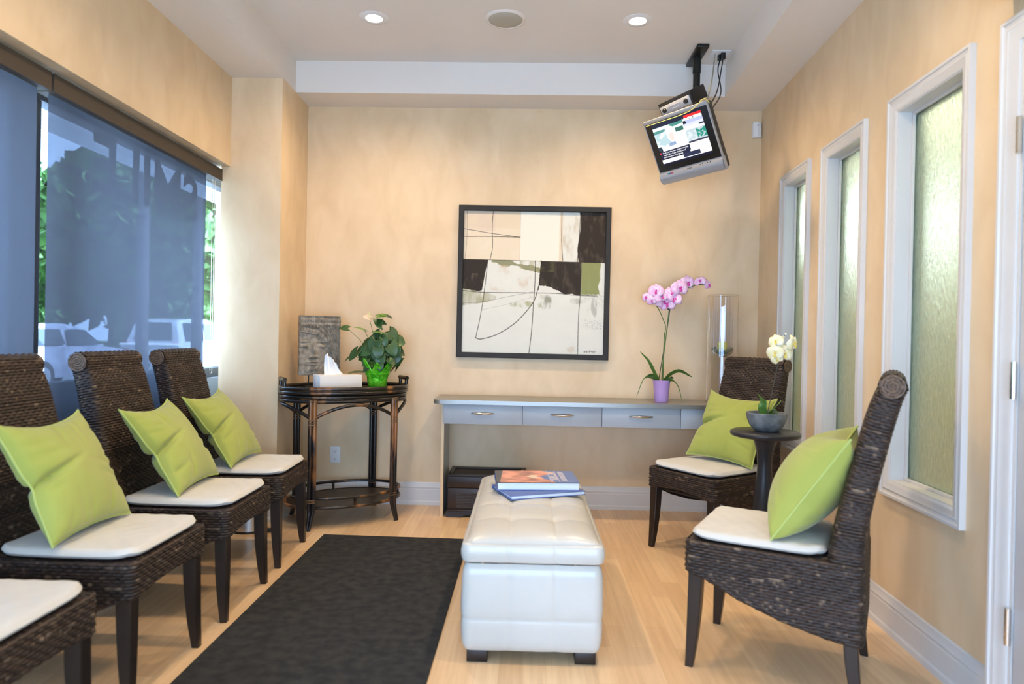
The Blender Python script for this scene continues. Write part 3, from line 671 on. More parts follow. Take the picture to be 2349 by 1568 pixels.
for k in range(4):
    x0, x1 = edges[k]+.0015, edges[k+1]-.0015
    d_ = MB().box(((x0+x1)/2, DYF+.010, .676), (x1-x0, .02, .126), .0015).obj('drawer', M_['desk'], dk)
    cx = (x0+x1)/2+(.0 if k < 3 else .05); hh = MB(); L_ = .076
    T_ = np.linspace(-1, 1, 25); pth = np.stack([cx+L_*T_, DYF-.004-.022*(1-T_**2)**.5, .684+0*T_], 1); hh.tube(pth, .0035+.0045*(1-T_**2), 12)
    for s in (-1, 1): hh.tube([(cx+s*(L_-.006), DYF-.001, .684), (cx+s*(L_-.006), DYF-.013, .684)], .0045, 10)
    hh.obj('handle', M_['nickel'], d_)
# dark trunk under the desk
tk = thing('wicker_chest', 'dark brown chest with woven panels on the floor under the left end of the desk', 'chest', (-.255, 4.535, 0))
b_ = MB(); b_.box((0, 0, .115), (.50, .27, .15), .004); b_.box((0, -.004, .045), (.515, .285, .012), .003)
pts = [(-.258, 0), (-.258, .042), (.258, .042), (.258, 0), (.17, 0), (.14, .012), (.10, .022), (.05, .016), (0, .008), (-.05, .016), (-.10, .022), (-.14, .012), (-.17, 0)]
for y in (-.142, .130): b2 = MB(); b_.add([(x, yy, z) for yy in (y, y+.012) for x, z in pts], [list(range(13)), list(range(25, 12, -1))]+[[i, (i+1) % 13, 13+(i+1) % 13, 13+i] for i in range(13)])
for x in (-.252, .252): b_.box((x, 0, .022), (.012, .27, .040), .002)
b_.obj('chest_body', M_['trunk'], tk, smooth=30)
lid = MB(); lid.box((0, 0, .229), (.505, .278, .072), .004); lid.box((0, -.126, .271), (.505, .03, .014), .003); lid.box((0, .126, .271), (.505, .03, .014), .003)
lid.box((-.237, 0, .271), (.03, .278, .014), .003); lid.box((.237, 0, .271), (.03, .278, .014), .003); lo_ = lid.obj('chest_lid', M_['trunk'], tk, smooth=30)
def weavepanel(name, par, x0, x1, y0, y1, z, ax):
    nu, nv = int((x1-x0)/.004), int((y1-y0)/.003); U, V = np.meshgrid(np.linspace(x0, x1, nu), np.linspace(y0, y1, nv), indexing='ij')
    h = .003*np.abs(np.sin(V/.010*PI))*(.4+.6*(.5+.5*np.cos(U/.022*2*PI+PI*np.floor(V/.010))))
    G = np.stack([U, V, z+h], 2) if ax == 'z' else np.stack([U, z-h, V], 2)
    return MB().grid(G).obj(name, M_['trunkweave'], par, smooth=60)
weavepanel('woven_panel', lo_, -.222, .222, -.111, .111, .266, 'z'); weavepanel('woven_panel', tk, -.19, -.03, .065, .160, -.1352, 'y'); weavepanel('woven_panel', tk, .03, .19, .065, .160, -.1352, 'y')
cl = MB(); cl.lathe([(0, .004), (.022, .004), (.026, .001), (.026, 0)], n=24); co_ = cl.obj('clasp', M_['brass'], tk, loc=(0, -.139, .215)); co_.rotation_euler = (PI/2, 0, 0)

# ------------------------------------------------------------------ abstract painting
ptg = thing('framed_painting', 'large square abstract painting in black frame on the back wall', 'painting', (.0265, D, 1.549)); ptg.rotation_euler = (0, math.radians(.15), 0)
PW, PH = 1.045, 1.045; fm = MB()
prof = [(0, 0), (0, -.034), (.004, -.037), (.032, -.037), (.036, -.030), (.036, -.012)]
G = np.array([[(-PW/2+d_, y, -PH/2+d_), (PW/2-d_, y, -PH/2+d_), (PW/2-d_, y, PH/2-d_), (-PW/2+d_, y, PH/2-d_)] for d_, y in prof]); fm.grid(G, cv=True); fm.obj('picture_frame', M_['frame'], ptg, smooth=20)
def art(n):
    u = (np.arange(n)+.5)/n; U, V = np.meshgrid(u, u, indexing='ij')   # V measured downwards
    n1 = fbm(U, V, 9, 1, 6); n2 = fbm(U, V, 30, 2, 5); n3 = fbm(U, V*.4, 60, 5, 4); ns_ = rng.rand(n, n)*2-1
    cream = np.array([.70, .67, .57]); white = np.array([.74, .73, .65]); tan = np.array([.76, .63, .45]); dark = np.array([.036, .026, .019]); olive = np.array([.20, .20, .075])
    col = np.ones((n, n, 3))*white*(1-.015*n2[..., None])
    def put(m, c, a=1.0):
        m = np.clip(m, 0, 1)*a; col[:] = col*(1-m[..., None])+np.asarray(c)*m[..., None]
    hs_ = .343+.008*U
    top = V < hs_
    put(top & (U < .40), tan*1.0); put((top & (U < .40))*np.clip(.5+n1*.6, 0, 1)*(V > .12), [.80, .70, .54], .8); put((top & (U < .22) & (V < .14))*np.clip(.5+n1, 0, 1), [.70, .56, .44], .6)
    put(top & (U >= .40) & (U < .68), [.83, .79, .67]); put((top & (U > .675) & (U < .70)), [.74, .62, .44], .8)
    put((top & (U > .70) & (U < .82))*np.clip(n3*.8+.15, 0, 1), [.50, .42, .28], .55)
    put((top & (U > .815+.01*np.sin(V*18))), dark); put((top & (U > .82))*np.clip(n3*.7-.1, 0, 1), [.11, .085, .06], .9)
    bot = ~top
    e1 = .175-.035*(V-.34)/.2
    m = bot & (U < e1) & (V < .565+.015*n2); put(m, dark); put(m*np.clip(n3*.8-.05, 0, 1)*(V > .44), [.14, .11, .07], .8)
    put((bot & (U < .24*(1-((V-.61)/.06)**2)) & (V > .55) & (V < .67))*np.clip(.75+n3*.5, 0, 1), [.34, .32, .17], .8)
    # olive sweep
    d_ = V-(.345+.30*np.clip(U-.2, 0, 1)**1.35); put((bot & (U > .2) & (U < .60) & (np.abs(d_) < .018+.012*n2))*1., olive, .85); put((bot & (U > .4) & (U < .56) & (V < .40+.2*(U-.4)))*np.clip(.6+n3*.6, 0, 1), [.36, .33, .17], .75)
    m = bot & (U > .545-.08*(V-.4)) & (U < .832) & (V < .52+.06*np.clip((U-.6)/.12, 0, 1)+.01*n2); put(m, dark); put(m*np.clip(n3*.6, 0, 1), [.12, .095, .065], .7); put((m & (U < .64) & (V < .42))*np.clip(.5+n2, 0, 1), olive*.6, .7)
    put((bot & (U > .19) & (U < .53) & (V > .38) & (V < .56))*np.clip(n2*1.2-.55, 0, 1), [.62, .45, .30], .6)
    m = bot & (U > .836) & (U < .965+.008*n2) & (V < .572+.006*n2); put(m*1., [.27, .29, .115]); put(m*np.clip(n3*.7-.1, 0, 1), [.36, .36, .18], .8)
    for cx, cy_, rx, ry, c_, a_ in ((.47, .655, .12, .022, olive*1.6, .7), (.595, .645, .035, .055, [.20, .19, .12], .75), (.80, .625, .06, .02, [.40, .38, .32], .6), (.79, .965, .045, .022, [.60, .50, .36], .55), (.53, .60, .05, .02, [.5, .46, .32], .5), (.93, .66, .02, .07, [.25, .25, .22], .5)):
        put(np.clip(1.4-((U-cx)/rx)**2-((V-cy_)/ry)**2+n3*.5, 0, 1)*np.clip(.7+n3, 0, 1), c_, a_)
    put(((np.abs(ns_) > .93) & (U > .86) & (V > .55) & (V < .82) & (n2 > .2))*1., dark, .9)
    def line(P, w=.0018, a=.92, c=dark):
        P = spline([(p[0], p[1], 0) for p in P], 40)[:, :2] if len(P) > 2 else np.linspace(P[0], P[1], 60)
        best = np.full((n, n), 9.)
        for k in range(len(P)-1):
            A_, B_ = P[k], P[k+1]; x0, x1 = sorted((A_[0], B_[0])); y0, y1 = sorted((A_[1], B_[1])); mg = .008
            i0, i1 = max(int((x0-mg)*n), 0), min(int((x1+mg)*n)+1, n); j0, j1 = max(int((y0-mg)*n), 0), min(int((y1+mg)*n)+1, n)
            if i1 <= i0 or j1 <= j0: continue
            uu, vv = U[i0:i1, j0:j1], V[i0:i1, j0:j1]; L2 = ((B_-A_)**2).sum()+1e-12
            t = np.clip(((uu-A_[0])*(B_[0]-A_[0])+(vv-A_[1])*(B_[1]-A_[1]))/L2, 0, 1)
            dd = np.hypot(uu-A_[0]-t*(B_[0]-A_[0]), vv-A_[1]-t*(B_[1]-A_[1])); best[i0:i1, j0:j1] = np.minimum(best[i0:i1, j0:j1], dd)
        put(np.clip(1.6-best/w+ns_*.35, 0, 1), c, a)
    line([(.205, 0), (.20, .12), (.205, .25), (.19, .343)], .0020); line([(.02, .0), (.022, .2), (.012, .34)], .0014, .6)
    line([(0, .127), (.18, .155), (.40, .182)]); line([(0, .183), (.2, .180), (.40, .182)], .0022); line([(.69, 0), (.692, .2), (.703, .343)], .0020); line([(.822, 0), (.815, .2), (.805, .35)], .0022)
    line([(0, .343), (1, .351)], .0016, .9); line([(.40, 0), (.40, .343)], .001, .35)
    line([(.175, .343), (.15, .60), (.128, .75), (.10, .895)], .0022); line([(.095, .897), (.14, .905), (.25, .87), (.36, .80), (.44, .72), (.505, .63), (.53, .55), (.555, .44), (.56, .35)], .0026)
    line([(.51, .345), (.51, .5), (.503, .65), (.493, .85), (.478, 1)], .0024); line([(0, .565), (.15, .575), (.4, .573), (.65, .572), (.80, .583), (.95, .585)], .0022)
    line([(0, .655), (.15, .64), (.33, .60), (.5, .565)], .0013, .6); line([(.13, .70), (.32, .655), (.5, .60)], .0010, .4); line([(.835, .35), (.832, .55), (.822, .75), (.822, 1)], .0022)
    line([(.55, .34), (.549, .44), (.535, .55)], .002)
    sg_ = [(.865, .982), (.872, .974), (.868, .984), (.88, .978), (.886, .974), (.884, .983), (.893, .978), (.905, .972), (.903, .984), (.912, .972), (.918, .980), (.925, .976), (.93, .982), (.937, .970), (.936, .982), (.95, .976)]
    line(sg_, .0014, .95)
    return U, V, col
n_a = 440; U, V, colA = art(n_a)
ap_ = MB().grid(np.stack([(U-.5)*(PW-.070), np.full_like(U, -.014), (.5-V)*(PH-.070)], 2), col=np.clip(colA, 0, 1)); ap_.obj('canvas', M_['paint'], ptg, usecol=True, smooth=0)

# ------------------------------------------------------------------ television on its ceiling mount
tvc = Vector((.879, 3.999, 2.305)); ps, thh, ro = .867, .487, .041
right = Vector((math.cos(ps), -math.sin(ps), 0)); nn = Vector((-math.sin(ps)*math.cos(thh), -math.cos(ps)*math.cos(thh), -math.sin(thh))); up = right.cross(-nn)
r2 = right*math.cos(ro)+up*math.sin(ro); u2 = -right*math.sin(ro)+up*math.cos(ro)
TVM = Matrix((r2, -nn, u2)).transposed()
tv = thing('television', 'small silver flat television tilted down, hanging on a black pole from the ceiling, showing news', 'television', tvc); tv.rotation_euler = TVM.to_euler()
W, H = .45, .394
fr_ = MB(); prof = [(-W/2, .008), (-W/2, -.004), (W/2, -.004), (W/2, .008)]
fr_.box((0, .004, H/2-.011), (W, .022, .022), .004); fr_.obj('top_bezel', M_['silver'], tv)
bz = MB(); bz.box((0, .006, .034), (W-.006, .014, H-.09), .002); bz.obj('black_bezel', M_['black'], tv)
lb = MB(); ys_ = np.linspace(0, 1, 14); G = np.array([[(x, .004-.020*math.sin(PI*t)**.7, -H/2+.078*t) for t in ys_] for x in np.linspace(-W/2, W/2, 3)]); lb.grid(G); lb.box((0, .016, -H/2+.039), (W, .02, .078), .004)
lbo = lb.obj('speaker_bezel', M_['silver'], tv, smooth=50)
for k in range(5): MB().lathe([(0, .0015), (.0028, .001), (.003, 0)], n=12).obj('button', M_['black'], lbo, loc=(.075+.017*k, -.0085, -H/2+.066)).rotation_euler = (PI/2, 0, 0)
text_mesh('brand_lettering', 'SHARP', .011, M_['darkgrey'], lbo, Matrix.Translation((.0, -.0125, -H/2+.062)) @ Matrix.Rotation(PI/2, 4, 'X'))
for k, c_ in enumerate(((.75, .75, .70), (.04, .35, .30), (.05, .15, .45), (.55, .05, .08))): MB().box((-.175+.016*k, -.0125, -H/2+.062), (.014, .001, .007), 0).obj('sticker', mat('sticker', c_, .5), lbo)
bc = MB(); bc.box((.0, .035, .0), (W-.012, .05, H-.012), .010); bc.box((.01, .075, -.03), (W-.12, .05, H-.15), .012)
bco = bc.obj('back_shell', M_['darkgrey'], tv)
sr_ = MB(); sr_.box((W/2-.003, .006, .0), (.006, .018, H-.01), .002); sr_.obj('side_trim', M_['silver'], tv); MB().box((-W/2+.003, .006, .0), (.006, .018, H-.01), .002).obj('side_trim', M_['silver'], tv)
def screen(nx, ny):
    U, V = np.meshgrid((np.arange(nx)+.5)/nx, (np.arange(ny)+.5)/ny, indexing='ij'); col = np.zeros((nx, ny, 3)); col[:] = [.012, .013, .035]
    n1 = fbm(U, V, 12, 4); n2 = fbm(U, V, 40, 6)
    def R_(x0, x1, y0, y1, c, m=None):
        k = (U >= x0) & (U < x1) & (V >= y0) & (V < y1)
        if m is not None: k &= m
        col[k] = c
    W_ = (1.0, 1.0, 1.0)
    R_(0, .62, .13, .60, (.82, .92, .93)); R_(0, .35, .20, .30, (.10, .30, .28), V < .26-.12*U+.02); R_(.02, .3, .26, .58, (.50, .68, .72), n1 > -.2)
    R_(.36, .62, .13, .22, (.08, .28, .24), V < .20-.1*(U-.36)+.01); R_(.44, .60, .25, .34, (.05, .16, .13))
    k = ((U-.33)/.085)**2+((V-.36)/.15)**2 < 1; col[k] = (1., .93, .88); k = ((U-.33)/.10)**2+((V-.27)/.10)**2 < 1; col[k] = (.98, .96, .90)
    k = ((U-.345)/.055)**2+((V-.40)/.09)**2 < 1; col[k] = (.95, .72, .66); R_(.24, .46, .52, .60, (.30, .40, .60), ((U-.35)/.13)**2+((V-.62)/.12)**2 < 1)
    R_(.38, .62, .34, .60, W_); R_(0, .08, .56, .66, (.03, .05, .07), U < .07)
    R_(.0, .62, .60, .68, W_, U > .08); R_(0, .60, .68, .84, (.02, .022, .06))
    R_(.66, 1, .06, .115, (.85, .03, .03)); R_(.62, 1, .115, .17, W_, n2 > -.5); R_(.62, 1, .17, .30, (.50, .55, .80), n1 > -.6); R_(.62, 1, .24, .30, (.72, .74, .92)); R_(.62, .9, .30, .38, W_); R_(.9, 1, .33, .38, W_)
    R_(.62, 1, .38, .62, (.55, .66, .70)); R_(.62, .8, .42, .62, (.72, .80, .85), n2 > 0); R_(.82, 1, .40, .60, (.03, .30, .22), n2 > -.3); R_(.62, 1, .62, .66, (.06, .06, .10))
    R_(.62, 1, .66, .80, W_); R_(.60, 1, .80, .86, W_); R_(0, 1, .86, .95, W_); R_(.45, .78, .84, .93, (.03, .035, .08)); R_(0, .03, .69, .73, (.8, .05, .04))
    return U, V, col
nx, ny = 170, 130; U, V, cs2 = screen(nx, ny); SWd, SH = .352, .262
ms = mat('lit screen', (0, 0, 0), .25); N, L, b = nodes(ms); at = N.new('ShaderNodeAttribute'); at.attribute_name = 'Col'; L.new(at.outputs['Color'], b.inputs['Emission Color']); b.inputs['Emission Strength'].default_value = 1.15
MB().grid(np.stack([(U-.5)*SWd, np.full_like(U, -.0018), (.5-V)*SH+.044], 2), col=cs2).obj('screen', ms, tv, usecol=True, smooth=0)
tw = mat('screen caption', (0, 0, 0), .4, emit=(1, 1, 1), es=1.2)
for k, (tx, x_, z_) in enumerate((('South Carolina mom charged with child', -.052, .715), ('neglect after 4-year-old boy found', -.062, .765), ('wandering alone on a highway.', -.075, .815))):
    text_mesh('caption_lettering', tx, .0125, tw, tv, Matrix.Translation((x_-.01, -.0024, (.5-z_)*SH+.044)) @ Matrix.Rotation(PI/2, 4, 'X') @ Matrix.Diagonal((.92, 1, 1, 1)), .0002)
# mount
mo = thing('ceiling_mount', 'black ceiling plate and pole holding the small television', 'tv mount', (1.015, 4.29, Hc))
MB().box((0, -.005, -.010), (.072, .31, .020), .004).obj('ceiling_plate', M_['blackmetal'], mo)
po = MB(); po.tube([(0, 0, -.015), (0, 0, -.44)], .0215, 24); po.tube([(0, 0, -.015), (0, 0, -.115)], .025, 24); po.obj('pole', M_['blackmetal'], mo)
ar = MB(); back = tvc-nn*.10+u2*.03; e = Vector((0, 0, -.42)); b2 = back-Vector((1.015, 4.29, Hc))
ar.tube([e, e+Vector((0, 0, -.03)), b2*.6+e*.4, b2], [.018, .018, .016, .016], 12); ar.obj('bracket_arm', M_['blackmetal'], mo)
pb = MB().box((0, 0, 0), (.11, .012, .11), .003).obj('mounting_plate', M_['blackmetal'], mo); pb.location = b2; pb.rotation_euler = TVM.to_euler()
# player box above the television
dv = thing('disc_player', 'small silver-fronted player box with two round knobs resting above the television', 'media player', tvc+u2*.226-r2*.012-nn*.060)
dv.rotation_euler = (TVM @ Matrix.Rotation(-.07, 3, 'Y')).to_euler()
MB().box((0, .075, .006), (.235, .15, .075), .005).obj('casing', M_['black'], dv)
fp = MB(); fp.box((0, -.003, -.004), (.215, .008, .052), .003); fp.box((-.01, -.008, .006), (.09, .004, .004), .001); fp.box((.0, -.008, -.012), (.05, .005, .010), .002); fpo = fp.obj('front_panel', M_['silver'], dv)
for s in (-1, 1):
    k = MB(); k.lathe([(0, .012), (.011, .012), (.013, .009), (.013, 0)], n=24); kk = k.obj('knob', M_['black'], fpo, loc=(s*.078, -.006, -.004)); kk.rotation_euler = (PI/2, 0, 0)
    k2 = MB(); k2.tube([(.0165*math.cos(a), .0165*math.sin(a), .002) for a in np.linspace(0, 2*PI, 28)[:-1]], .0022, 8, closed=True); q2 = k2.obj('knob_ring', M_['silver'], fpo, loc=(s*.078, -.006, -.004)); q2.rotation_euler = (PI/2, 0, 0)
# ceiling outlet with cables
cw = thing('ceiling_outlet', 'white outlet plate in the ceiling right of the television pole', 'outlet', (1.150, 4.275, Hc))
MB().box((0, 0, -.003), (.115, .115, .006), .002).obj('cover_plate', M_['white'], cw)
tvb = tvc-nn*.075+u2*.13+r2*.165
pc = thing('power_cable', 'two black power leads running from the ceiling outlet to the television', 'cable', (1.165, 4.25, Hc-.006))
o_ = Vector((1.165, 4.25, Hc-.006)); k = MB(); k.box((0, 0, -.020), (.028, .022, .040), .004); k.box((-.012, .03, -.018), (.024, .022, .034), .004); k.obj('plug', M_['black'], pc)
for q_, sag in ((0, .02), (.03, .04)):
    p0 = Vector((-q_*.4, q_, -.035)); p3 = tvb-o_+Vector((.012*(1 if q_ else -1), .0, 0)); MB().tube(spline([p0, p0+Vector((-.012, -.01, -.07)), p0*.45+p3*.55+Vector((sag, .01, -.03)), p3]), .0036, 8).obj('lead', M_['black'], pc)
ca = MB().tube(spline([(1.118, 4.26, Hc-.008), (1.112, 4.25, Hc-.06), Vector((1.118, 4.26, Hc))*.45+tvb*.55+Vector((.0, 0, 0)), tvb+Vector((-.02, 0, 0))]), .0038, 8)
setp(ca.obj('antenna_cable', M_['cable']), 'pale grey antenna cable hanging from the ceiling outlet beside the black leads', 'cable')
yc = MB().tube(spline([tvc+r2*(W/2+.004)+u2*(H/2-.02)-nn*.02, tvc+r2*(W/2-.01)+u2*(H/2+.012)+nn*.006, tvc+r2*.1+u2*(H/2-.026)+nn*.0135, tvc-r2*(W/2-.02)+u2*(H/2-.027)+nn*.0135], 14), .0022, 6)
setp(yc.obj('yellow_wire', mat('yellow wire', (.72, .66, .18), .5)), 'thin yellow wire strung along the top edge of the television', 'wire')

# ------------------------------------------------------------------ flowers
def leaf_mesh(mb, base, dirv, upv, L, W, droop=.35, heart=True, fold=.12):
    d = np.array(dirv, float); d /= np.linalg.norm(d); u_ = np.array(upv, float); u_ -= d*(u_@d); u_ /= np.linalg.norm(u_)+1e-9; s_ = np.cross(d, u_); nL, nW = 15, 9; G = []
    for i in range(nL):
        t = i/(nL-1)
        if heart: w = 1.12*W*math.sin(PI*min(1, (t*.80+.20)))**.8*max(0, 1-t)**.18
        else: w = W*(math.sin(PI*min(.995, .08+t*.92)))**.6
        w = max(w, .0006); row = []
        for j in range(nW):
            k = 2*j/(nW-1)-1; back_ = -.34*L*(abs(k)**1.3)*(1-t)**2.5 if heart else 0
            along = t*L+back_; p = np.array(base)+d*along*(1-.12*droop*t)+s_*(k*w)+u_*(-droop*L*t*t*.5+fold*abs(k)*w)
            row.append(p)
        G.append(row)
    mb.grid(np.array(G)); return mb
def solid(o, th=.0006):
    md_ = o.modifiers.new('thickness', 'SOLIDIFY'); md_.thickness = th; return o
# anthurium in green foil, at pixel-free positions: x right, z up, relative to the pot
pa = thing('potted_anthurium', 'leafy green anthurium in bright green foil wrap on the bamboo table', 'plant', (-.978, 4.415, .8235), 0)
pr = [(.050, 0), (.056, .004), (.062, .045), (.068, .085), (.075, .094), (.070, .100), (.062, .094), (.058, .088)]
G = []
for r, z in pr:
    G.append([(r*(1+.05*math.sin(9*a+z*60)+.03*math.sin(17*a+z*90))*math.cos(a), r*(1+.05*math.sin(9*a+z*60)+.03*math.sin(17*a+z*90))*math.sin(a), z) for a in np.linspace(0, 2*PI, 72, endpoint=False)])
fo = MB(); fo.grid(np.array(G), cv=True); fo.f.append(list(range(72))); fo.m.append(0)
for k in range(7):
    a = k*2*PI/7+.4; c_, s_ = math.cos(a), math.sin(a); tip = .17+.05*((k*37) % 5)/5; GG = []
    for t in np.linspace(0, 1, 8): GG.append([((.064+.05*t**1.5)*c_-s_*w*.042*(1-t)**.6, (.064+.05*t**1.5)*s_+c_*w*.042*(1-t)**.6, .085+(tip-.085)*t+.004*math.sin(9*w)) for w in np.linspace(-1, 1, 7)])
    fo.grid(np.array(GG))
solid(fo.obj('foil_wrap', M_['foil'], pa, smooth=60), .001)
MB().lathe([(0, .084), (.055, .084), (.058, .080)], n=32, caps=False).obj('soil', M_['soil'], pa)
# (x, z, y, length, halfwidth, heading in the picture plane, facing tilt, young)
LV = [(-.01, .475, 0, .075, .042, 15, .3, 1), (.03, .485, .01, .07, .028, -5, .2, 0), (-.20, .395, .0, .06, .030, 170, .5, 0), (-.085, .385, -.02, .075, .024, 152, .2, 1), (-.03, .375, .0, .07, .022, 5, .2, 1),
      (.01, .365, .02, .075, .040, 230, .8, 0), (.07, .375, .0, .085, .045, -40, .8, 0), (-.005, .32, -.05, .09, .048, 250, 1, 0), (.045, .335, -.05, .06, .028, 290, 1, 0), (.085, .30, -.03, .095, .046, -60, .9, 0),
      (.05, .29, .03, .09, .045, -80, .7, 0), (-.055, .265, -.03, .075, .040, 215, .9, 0), (.0, .25, -.04, .07, .036, 260, .8, 0), (.11, .23, .0, .085, .040, -70, .7, 0), (-.10, .26, .0, .06, .030, 240, .7, 0),
      (-.13, .25, -.02, .085, .034, 225, .5, 0), (-.165, .22, .01, .07, .018, 205, .3, 0), (.03, .22, -.06, .085, .036, -95, .9, 0), (-.06, .20, -.04, .06, .025, 235, .5, 0), (.085, .20, -.05, .06, .026, -30, .6, 0),
      (.10, .26, .05, .08, .038, -20, .7, 0), (-.02, .22, .05, .08, .038, 200, .7, 0), (.06, .19, .04, .08, .036, -110, .6, 0), (-.045, .16, -.05, .06, .026, 225, .5, 0), (.12, .15, .0, .085, .030, 60, .5, 0),
      (.03, .17, -.075, .05, .026, -80, .9, 0), (-.10, .115, -.02, .10, .024, 175, .2, 0), (.10, .13, -.03, .10, .028, 55, .3, 0), (.02, .42, .02, .07, .035, 140, .7, 0), (-.02, .30, .06, .09, .045, 160, .8, 0),
      (.11, .33, .03, .07, .036, -15, .8, 0), (.015, .27, -.07, .075, .040, 275, .9, 0), (-.075, .22, .03, .07, .034, 200, .8, 0), (.125, .27, -.02, .06, .03, -85, .8, 0)]
rl = np.random.RandomState(21)
for k in range(22):
    a = rl.uniform(0, PI); rr_ = rl.uniform(.03, .11); LV.append((.03+rr_*math.cos(a)*.9, .23+rr_*math.sin(a)*1.1, rl.uniform(-.03, .07), rl.uniform(.06, .09), rl.uniform(.030, .042), math.degrees(a)+(-60 if a < PI/2 else 60)+rl.uniform(-25, 25), rl.uniform(.5, 1), 0))
for x, z, y, L_, W_, hd_, fc, yg in LV:
    z += .0; a = math.radians(hd_); d_ = (math.cos(a), -.25, math.sin(a)); upv = (.1*math.sin(x*90), -fc, 1-fc*.6)
    lo2 = leaf_mesh(MB(), (x, y, z-.01), d_, upv, L_, W_, .5).obj('leaf', M_['leaf2'] if yg else M_['leaf'], pa, smooth=60)
    solid(lo2)
    MB().tube(spline([(x*.12, y*.2, .09), (x*.45, y*.5, .09+(z-.09)*.6), (x, y, z-.01)], 6), .0018, 6).obj('stalk', M_['stem'], lo2)
fl = leaf_mesh(MB(), (-.055, -.02, .455), (-1, -.2, .35), (0, -.7, .5), .045, .020, .3).obj('flower', mat('anthurium spathe', (.75, .52, .36), .4), pa, smooth=60); solid(fl)
MB().tube([(-.055, -.022, .457), (-.055, -.03, .495)], [.004, .002], 8).obj('spadix', mat('spadix', (.80, .75, .35), .5), fl); MB().tube(spline([(0, 0, .09), (-.02, -.01, .3), (-.055, -.02, .455)]), .0018, 6).obj('stalk', M_['stem'], fl)

def blossom(parent, loc, face, size, pm, lm, roll_=0, name='flower'):
    n = Vector(face).normalized(); r = Vector((0, 0, 1)).cross(n); r = r.normalized() if r.length > .01 else Vector((1, 0, 0)); u_ = n.cross(r)
    Mx = Matrix((r, u_, n)).transposed() @ Matrix.Rotation(roll_, 3, 'Z')
    m = MB()
    for a, L_, W_, dz in ((90, .50, .22, 0), (215, .50, .20, 0), (325, .50, .20, 0), (5, .52, .36, .02), (175, .52, .36, .02)):
        a = math.radians(a); G = []
        for t in np.linspace(0, 1, 8):
            w = W_*math.sin(PI*min(.97, .12+t*.85))**.7
            G.append([(size*(math.cos(a)*L_*t*1.0-math.sin(a)*k*w), size*(math.sin(a)*L_*t+math.cos(a)*k*w), size*(dz+.10*math.sin(t*PI)*1-.10*t*t-.05*k*k)) for k in np.linspace(-1, 1, 7)])
        m.grid(np.array(G))
    o = m.obj(name, pm, parent, smooth=60); o.location = loc; o.rotation_euler = Mx.to_euler(); solid(o, .0005)
    l = MB(); 
    for a in (-60, 60, 180+90):
        a = math.radians(a); l.tube([(0, 0, size*.05), (size*.09*math.cos(a), size*.09*math.sin(a)-size*.03, size*.14), (size*.14*math.cos(a), size*.12*math.sin(a)-size*.08, size*.17)], [size*.03, size*.055, size*.03], 8)
    l.obj('lip', lm, o); return o
# pink orchid
PO = Vector((.872, 4.47, .769))
po_ = thing('pink_orchid', 'pink orchid in a purple pot on the desk right of the painting', 'plant', PO)
MB().lathe([(.0, .001), (.041, 0), (.044, .004), (.049, .07), (.056, .130), (.060, .140), (.058, .142), (.053, .137), (.050, .125)], n=48, caps=False).obj('pot', M_['purple'], po_)
MB().lathe([(0, .131), (.05, .130)], n=32, caps=False).obj('bark', M_['soil'], po_)
def strap(parent, pts, W_, m, tw_=.2):
    P = spline(pts, 8); n_ = len(P); G = []; T = np.gradient(P, axis=0); T /= np.linalg.norm(T, axis=1)[:, None]
    for i in range(n_):
        t = i/(n_-1); s_ = np.cross(T[i], [0, 0, 1.]); s_ = s_/(np.linalg.norm(s_)+1e-6); s_ = s_*.75+np.array([0, 0, .45])*(-1 if s_[1] > 0 else 1); s_ /= np.linalg.norm(s_); w = W_*math.sin(PI*min(.985, .18+t*.81))**.6
        nn_ = np.cross(T[i], s_); G.append([P[i]+s_*k*w+nn_*(.25*w*k*k) for k in np.linspace(-1, 1, 7)])
    o = MB().grid(np.array(G)).obj('leaf', m, parent, smooth=60); solid(o, .0012); return o
for pts, w in (([(-.01, 0, .13), (-.05, -.01, .20), (-.09, -.02, .27), (-.145, -.02, .325)], .018), ([(.0, -.01, .13), (.05, -.03, .19), (.11, -.04, .21), (.185, -.05, .17)], .024),
               ([(-.02, -.01, .13), (-.07, -.04, .18), (-.13, -.06, .15), (-.172, -.07, .04)], .018), ([(.015, -.02, .13), (.05, -.06, .155), (.09, -.09, .11), (.115, -.10, .015)], .022),
               ([(-.02, .0, .13), (-.05, -.03, .155), (-.09, -.05, .165), (-.12, -.06, .155)], .014), ([(.02, .02, .13), (.06, .03, .16), (.085, .03, .155)], .018)): strap(po_, pts, w, M_['orleaf'])
st1 = [(.0, 0, .13), (.005, 0, .25), (.022, 0, .42), (.040, 0, .60), (.062, -.01, .67), (.100, -.02, .715), (.16, -.03, .745), (.22, -.03, .765), (.262, -.03, .762)]
st2 = [(.01, .0, .13), (.010, 0, .28), (.012, .0, .42), (.018, .0, .49), (.0, -.01, .535), (-.03, -.01, .60), (-.065, -.01, .645), (-.105, -.015, .665)]
MB().tube(spline(st1), .0032, 8).obj('flower_stem', M_['stem'], po_); MB().tube(spline(st2), .0028, 8).obj('flower_stem', M_['stem'], po_)
MB().tube([(-.02, .005, .13), (.02, .005, .40), (.048, .0, .63)], .0028, 8).obj('support_stake', M_['darkstem'], po_); MB().tube([(.005, .01, .13), (.012, .005, .45)], .0026, 8).obj('support_stake', M_['darkstem'], po_)
MB().box((.035, -.003, .605), (.014, .01, .012), .002).obj('stem_clip', M_['black'], po_)
def pw(px, py, dy=-.03): return ((px-1520)*.002842, dy, (919-py)*.002842+.006)
